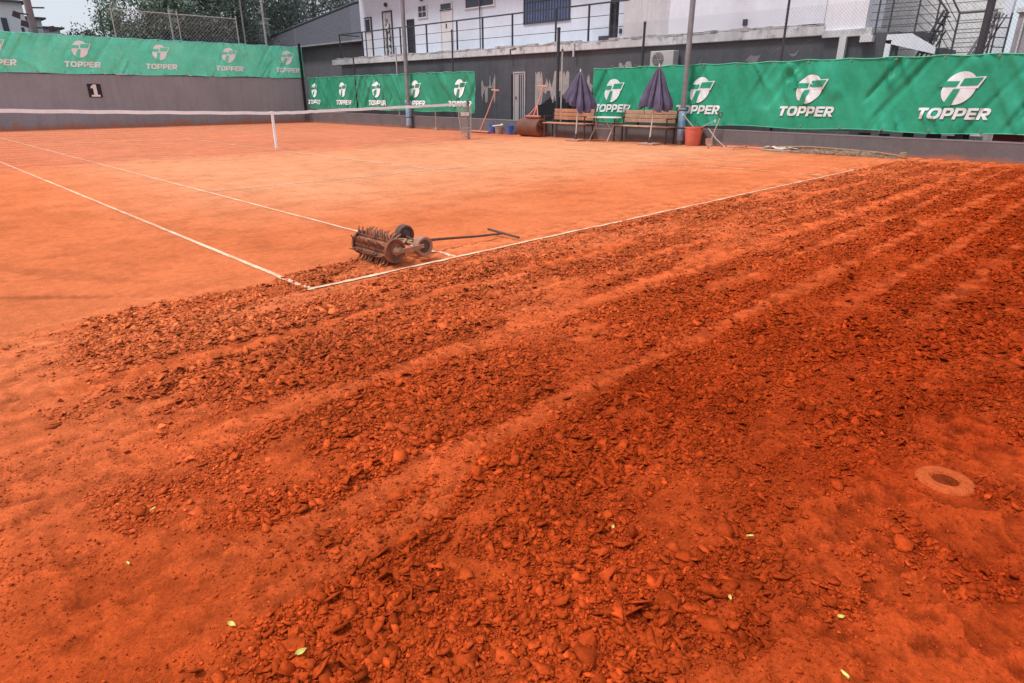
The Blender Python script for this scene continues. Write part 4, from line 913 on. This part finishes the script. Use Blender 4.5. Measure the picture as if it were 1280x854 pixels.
def dgrip(t, e):
    b = MB(); b.tube([tuple(e), tuple(e+Vector((0,.04,.05))), tuple(e+Vector((0,.05,.13))), tuple(e+Vector((0,-.05,.15))), tuple(e+Vector((0,-.055,.07))), tuple(e)], .016, 8); b.build('grip', irond, t, True)
    M = Matrix.Translation((0,0,.0)) @ Matrix.Rotation(-.25, 4, 'Y'); MB().add([(-.01,-.10,.20),(-.01,.10,.20),(-.02,.105,.05),(-.03,.0,-.01),(-.02,-.105,.05),(.012,0,.2),(.0,0,.06)], [(0,5,6,4),(5,1,2,6),(4,6,3),(6,2,3)], M).build('blade', mat('shovel_blade', (.40,.24,.19), .6, .2, 12), t)
tool('shovel', 'shovel with black grip leaning against the low wall right of the red bucket', 'shovel', [(8.80, 4.80, .02), (8.88, 4.74, .4), (8.96, 4.66, .72)], .016, stick, dgrip)
tip = lambda t, e: MB().lathe([(.0,.03),(.02,.02),(.022,-.04)], 10, Matrix.Translation(e)).build('cap', wht, t, True)
tool('broom_stick', 'pale pole leaning out of the red bucket toward the blue based pole', 'pole', [(8.80, 5.30, .45), (8.86, 5.72, .80)], .014, stick, tip, 'loose poles round the red bucket')
tool('broom_stick', 'pale pole leaning out of the red bucket toward the shovel', 'pole', [(8.80, 5.18, .44), (8.90, 4.76, .66)], .013, stick, tip, 'loose poles round the red bucket')
tool('broom_stick', 'pale pole slanting from the red bucket down to the clay at the wall', 'pole', [(8.92, 4.95, .46), (8.80, 4.62, .20), (8.78, 4.35, .02)], .016, stick, tip, 'loose poles round the red bucket')
for (p, q, w, lb) in (((8.86, 4.50, .03), (8.84, 2.70, .035), .06, 'long pink timber lath lying on the clay along the low wall'), ((8.65, 3.65, .075), (8.15, 4.05, .028), .05, 'short pink timber lath lying crosswise toward the court'), ((8.20, 4.55, .022), (8.12, 3.75, .022), .04, 'thin pink crossbar lying flat on the clay before the laths')):
    p, q = Vector(p), Vector(q); t = thing('timber_lath', lb, 'timber', p, 0, 'pink laths on the clay'); MB().bar((0,0,0), tuple(q-p), w, .045).build('lath', pink, t, False, .006)
    b = MB(); b.bar(tuple((q-p)*.06), tuple((q-p)*.10), w+.008, .05); b.build('batten', pinkd, t)
# heap of old netting along the wall
t = thing('netting_heap', 'long heap of old brown netting with rope lying along the foot of the low wall', 'netting', (8.62, 1.5, 0)); b = MB(); n = 60; m_ = 10
for i in range(n + 1):
    y = -1.35 + 2.75*i/n; w = .18 + .07*float(fbm(np.array([y*3.]), np.array([1.]), 2, 5)[0]); hh = (.05 + .10*float(fbm(np.array([y*4.]), np.array([7.]), 3, 6)[0]))*min(1, 4*i/n+.1)*min(1, 4*(1-i/n)+.1)
    for j in range(m_ + 1):
        a = PI*j/m_; b.v.append((-.02+w*math.cos(a)+.02*random.random(), y, -.01+hh*math.sin(a)+.018*random.random()))
b.f = [(i*(m_+1)+j, i*(m_+1)+j+1, (i+1)*(m_+1)+j+1, (i+1)*(m_+1)+j) for i in range(n) for j in range(m_)]
b.build('net_folds', mat('old_net', (.17,.09,.06), .95, .35, 22, col2=(.33,.22,.16), c2s=16, c2t=.55, bump=.6, bs=90), t)
b = MB(); b.tube([(.02,1.35,.10),(0,.6,.14),(.03,-.2,.12),(-.02,-.9,.10),(.0,-1.35,.05)], .02, 8); b.tube([(-.16,.35,.06),(-.20,-.1,.03),(-.12,-.3,.09),(-.2,-.75,.03),(-.12,-.9,.10)], .011, 6); each(b, 'rope', mat('rope_pale', (.33,.21,.14), .9, .2, 15), t, smooth=True)
b = MB()
for i in range(5): b.tube([(.02+.09*math.cos(a)*(1-.1*i),-1.42+.09*math.sin(a)*(1-.1*i),.03+.022*i) for a in np.linspace(0, 2*PI, 17)], .014, 6, False)
b.build('rope_coil', mat('rope_pale', (.33,.21,.14), .9), t, True)
t = thing('folded_tarp', 'folded pale tarp strip lying at the near end of the netting heap by the laths', 'tarp', (8.60, 2.75, .0)); b = MB(); n = 20
for i in range(n + 1):
    for j in range(7): b.v.append((-.14+.28*j/6, -.42+.84*i/n, .07+.03*math.sin(j*1.7+i*.5)+.02*random.random()))
b.f = [(i*7+j, i*7+j+1, (i+1)*7+j+1, (i+1)*7+j) for i in range(n) for j in range(6)]; b.build('sheet', mat('tarp_pale', (.56,.46,.38), .7, .15, 8), t, True)
b = MB(); b.box((-.15,-.43,0),(.15,.43,.055)); b.build('underfold', mat('tarp_under', (.40,.29,.22), .8), t, False, .02)
# little stand before the far wall
t = thing('net_stick', 'thin rod on small footed base by the side wall left of the net post', 'rod', (8.95, 16.75, 0)); MB().tube([(0,0,.02),(0,0,.72)], .014, 8).build('rod', stick, t, True)
b = MB()
for a in (0, 2.1, 4.2): b.tube([(0,0,.10),(.16*math.cos(a),.16*math.sin(a),.015)], .02, 6)
b.build('foot', stick, t, True)

# ------------------------------------------------------------------ beyond the walls
t = thing('tiled_house', 'grey house with hipped slate roof and white chimney beyond the corner of the court', 'house', (16, 34, 0))
rm = mat('slate_roof', (.070,.070,.088), .8, .15, 3, streak=.3, bump=.3, bs=12); hw = mat('house_wall', (.15,.14,.155), .85, .12, 1.5, streak=.2)
MB().box((-3.2,-7.5,0),(3.2,9.0,3.95)).build('wall', hw, t)
rf = MB().add([(-3.6,-7.9,3.95),(3.6,-7.9,3.95),(3.6,9.6,3.95),(-3.6,9.6,3.95),(0,-4.6,6.45),(0,-1.0,6.45),(-3.6,-7.9,3.86),(3.6,-7.9,3.86),(3.6,9.6,3.86),(-3.6,9.6,3.86)], [(0,1,4),(1,2,5,4),(2,3,5),(3,0,4,5),(0,6,7,1),(1,7,8,2),(2,8,9,3),(3,9,6,0),(6,9,8,7)]).build('roof', rm, t)
b = MB(); b.bar((-3.62,-7.9,3.95),(-3.62,9.6,3.95),.10,.08); b.build('gutter', mat('gutter_pale', (.34,.33,.34), .6), t)
b = MB(); b.tube([(-3.6,9.6,4.0),(-1.8,4.3,5.23),(0,-1.0,6.5)], .10, 6); b.tube([(0,-1.0,6.5),(0,-4.6,6.5)], .1, 6); b.build('ridge_tiles', rm, rf, True)
c = MB(); c.box((-2.75,6.0,4.2),(-2.25,6.5,5.9)); c.box((-2.85,5.9,5.55),(-2.15,6.6,5.65)); c.box((-2.85,5.9,5.9),(-2.15,6.6,6.0)); c.build('chimney', trim, rf, False, .02)
b = MB(); b.lathe([(.10,4.2),(.10,4.75),(.22,4.76),(.26,4.85),(.18,4.95),(.0,4.98)], 14, Matrix.Translation((-2.9,9.3,-.2))); b.build('vent', trim, rf, True)
for y in (3.5, 5.0): MB().box((-3.24,y-.35,2.4),(-3.205,y+.35,3.4)).build('window', glass, t)
wb = mat('house_white', (.66,.65,.69), .85, .06, 1, streak=.12); rc = mat('roof_edge', (.11,.105,.12), .7)
for i, (x0, x1, y, zt, lb) in enumerate(((-9, .45, 40, 5.75, 'tallest white house with dark roof edge at the far left'), (.42, 1.62, 42.5, 5.25, 'middle white house with dark roof edge beside the leaning pole'), (1.6, 2.95, 45, 5.0, 'lowest white house with thin dark roof edge nearest the tree'))):
    w = thing('white_house', lb, 'house', ((x0+x1)/2, y, 0), 0, 'white houses beyond the end wall'); hx = (x1-x0)/2
    MB().box((-hx,0,0),(hx,6,zt)).build('wall', wb, w); MB().box((-hx-.1,-.25,zt),(hx+.22,6.2,zt+.10)).build('roof', rc, w, False, .02)
    for k, (a, c, z0, z1) in enumerate((((hx-1.05, hx-.80, 3.2, 5.0), (hx-2.0, hx-1.8, 3.2, 5.2), (hx-.28, hx-.15, 3.0, 4.6)) if i == 0 else ((hx-.55, hx-.35, 3.6, 4.5),))): 
        o = MB().box((a,-.03,z0),(c,-.004,z1)).build('window', glass, w); MB().box((a-.05,-.05,z0-.06),(c+.05,-.004,z0)).build('sill', rc, o)
# trees: leaf clusters on real branches
def tree(name, label, x, y, h, rad, zc, n, cols, seed, leaf=.16, sq=(1, 1, .8)):
    rg = np.random.default_rng(seed); t = thing(name, label, 'tree', (x, y, 0), 0, 'trees beyond the end wall'); b = MB(); tips = []; pr = random.Random(seed)
    b.tube([(0,0,-.1),(.1,0,zc*.4),(-.05,.1,zc*.8),(0,0,h*.9)], [.24,.18,.12,.03], 8)
    for k in range(26):
        a = pr.uniform(0, 6.28); z0 = pr.uniform(zc*.35, h*.85); l = rad*pr.uniform(.5, 1.0)*(1 if z0 < zc else .75); e = Vector((math.cos(a)*l*sq[0], math.sin(a)*l*sq[1], z0 + pr.uniform(.1,.9)*rad*.5)); m1 = Vector((e.x*.5, e.y*.5, z0 + (e.z-z0)*.35))
        b.tube([(0,0,z0), tuple(m1), tuple(e)], [.06,.04,.012], 5); tips += [e, m1*.4 + e*.6, m1]
    b.build('trunk', mat('bark', (.10,.08,.07), .9, .2, 6), t, True)
    tp = np.array([tuple(p) for p in tips]); k = 60
    extra = rg.normal(0, 1, (k, 3)); extra /= np.linalg.norm(extra, axis=1)[:, None]; extra *= rg.uniform(.45, 1, (k, 1)) ** .5; extra = extra * np.array([rad*sq[0], rad*sq[1], rad*sq[2]]) + np.array([0, 0, zc]); tp = np.concatenate([tp, extra])
    ci = rg.integers(0, len(tp), n); spread = rad * .15; p = tp[ci] + rg.normal(0, 1, (n, 3)) * spread * rg.uniform(.5, 1.3, (len(tp), 1))[ci]
    d1 = rg.normal(0, 1, (n, 3)); d1[:, 2] -= .4; d1 /= np.linalg.norm(d1, axis=1)[:, None]; d2 = np.cross(d1, rg.normal(0, 1, (n, 3))); d2 /= np.linalg.norm(d2, axis=1)[:, None]
    L_ = leaf * rg.uniform(.6, 1.3, (n, 1)); W_ = L_ * .38
    Vv = np.stack([p - d1*L_*.5, p + d2*W_*.5, p + d1*L_*.5, p - d2*W_*.5], 1); tone = rg.uniform(.55, 1.25, (len(tp), 1))[ci] * rg.uniform(.75, 1.25, (n, 1)); c0 = np.array(cols[0]); c1 = np.array(cols[1])
    cc = (c0 + (c1 - c0) * rg.random((n, 1))) * tone
    ob = npmesh('crown', Vv.reshape(-1, 3), np.arange(4*n).reshape(-1, 4), LEAFM, np.repeat(cc, 4, 0)); ob.parent = t; return t
LEAFM = bpy.data.materials.new('foliage'); LEAFM.use_nodes = True; nt = LEAFM.node_tree; bb = nt.nodes['Principled BSDF']; bb.inputs['Roughness'].default_value = .7; at = nt.nodes.new('ShaderNodeAttribute'); at.attribute_name = 'tint'; nt.links.new(at.outputs['Color'], bb.inputs['Base Color'])
GR = ((.13,.18,.13), (.22,.28,.20))
tree('broad_tree', 'leafy grey green tree with ragged left edge beyond the pale banner', 5.2, 36.0, 7.6, 2.5, 5.3, 16000, GR, 1, .20)
tree('dark_tree', 'dense dark tree behind the middle of the chain link panel', 8.8, 38.0, 8.6, 3.0, 5.6, 20000, ((.105,.145,.115),(.17,.22,.17)), 2, .20)
tree('tall_tree', 'tall dark green tree behind the tall mesh net and the house roof', 13.5, 43.0, 11.5, 4.2, 7.2, 26000, ((.11,.155,.13),(.17,.225,.18)), 3, .24)
tree('rear_tree', 'dark tree rising behind the slate roof of the grey house', 20.5, 46.0, 12.5, 4.8, 8.0, 22000, ((.11,.14,.13),(.18,.21,.19)), 4, .26)
tree('low_bush_tree', 'low dark bushy tree peeping over the pale banner left of the large tree', 3.0, 40.0, 4.6, 1.3, 3.7, 5000, ((.045,.055,.05),(.08,.10,.08)), 5, .17)
tree('under_tree', 'dark shrubby tree filling the gap low behind the chain link panel', 7.2, 33.5, 4.6, 1.9, 3.4, 11000, ((.04,.05,.045),(.07,.085,.07)), 6, .17, (1.7,.8,.75))
tree('corner_tree', 'olive brown tree peeping over the shed at the top right corner', 19.5, -2.2, 7.0, 2.3, 5.2, 9000, ((.10,.10,.07),(.20,.19,.14)), 7, .16)

# ------------------------------------------------------------------ sky, sun, camera
EL, AZ = R(60), R(-68)                                                             # azimuth measured from +y toward +x
w = bpy.data.worlds.new("World"); sc.world = w; w.use_nodes = True; nt = w.node_tree; N = nt.nodes; L = nt.links; N.clear()
sky = N.new('ShaderNodeTexSky'); sky.sky_type = 'NISHITA'; sky.sun_disc = False; sky.sun_elevation = EL; sky.sun_rotation = AZ; sky.air_density = 1.0; sky.dust_density = 4.0
out = N.new('ShaderNodeOutputWorld'); bg = N.new('ShaderNodeBackground'); hs = N.new('ShaderNodeHueSaturation'); hs.inputs['Saturation'].default_value = .22
tc = N.new('ShaderNodeTexCoord'); nz = N.new('ShaderNodeTexNoise'); nz.inputs['Scale'].default_value = 2.2; nz.inputs['Detail'].default_value = 6; L.new(tc.outputs['Generated'], nz.inputs['Vector'])
mr = N.new('ShaderNodeMapRange'); mr.inputs[1].default_value = .3; mr.inputs[2].default_value = .7; mr.inputs[3].default_value = .90; mr.inputs[4].default_value = 1.08; L.new(nz.outputs[0], mr.inputs[0])
mx = N.new('ShaderNodeMix'); mx.data_type = 'RGBA'; mx.inputs[0].default_value = .80; mx.inputs[7].default_value = (6.1, 6.6, 7.3, 1)
L.new(sky.outputs[0], hs.inputs['Color']); L.new(hs.outputs[0], mx.inputs[6]); vm = N.new('ShaderNodeVectorMath'); vm.operation = 'SCALE'; L.new(mx.outputs[2], vm.inputs[0]); L.new(mr.outputs[0], vm.inputs['Scale'])
L.new(vm.outputs[0], bg.inputs['Color']); bg.inputs['Strength'].default_value = .138; L.new(bg.outputs[0], out.inputs['Surface'])
sd = bpy.data.lights.new('sun', 'SUN'); sd.energy = 2.8; sd.angle = R(12); sd.color = (1, .985, .96); so = bpy.data.objects.new('sun', sd); C.objects.link(so)
dv = Vector((math.sin(AZ)*math.cos(EL), math.cos(AZ)*math.cos(EL), math.sin(EL))); so.rotation_euler = dv.to_track_quat('Z', 'Y').to_euler(); so.location = (0, 0, 30)
cd = bpy.data.cameras.new('camera'); cd.sensor_width = 36; cd.lens = 789.136 / 1280 * 36; cd.clip_start = .05; cd.clip_end = 2000
co = bpy.data.objects.new('camera', cd); C.objects.link(co); co.location = (-7.47648, -4.04692, 1.27794); co.rotation_euler = (PI/2 - .37131, 0, -.78215); sc.camera = co
sc.view_settings.view_transform = 'Standard'; sc.view_settings.look = 'None'; sc.view_settings.exposure = 0
sc.cycles.max_bounces = 6; sc.cycles.transparent_max_bounces = 12
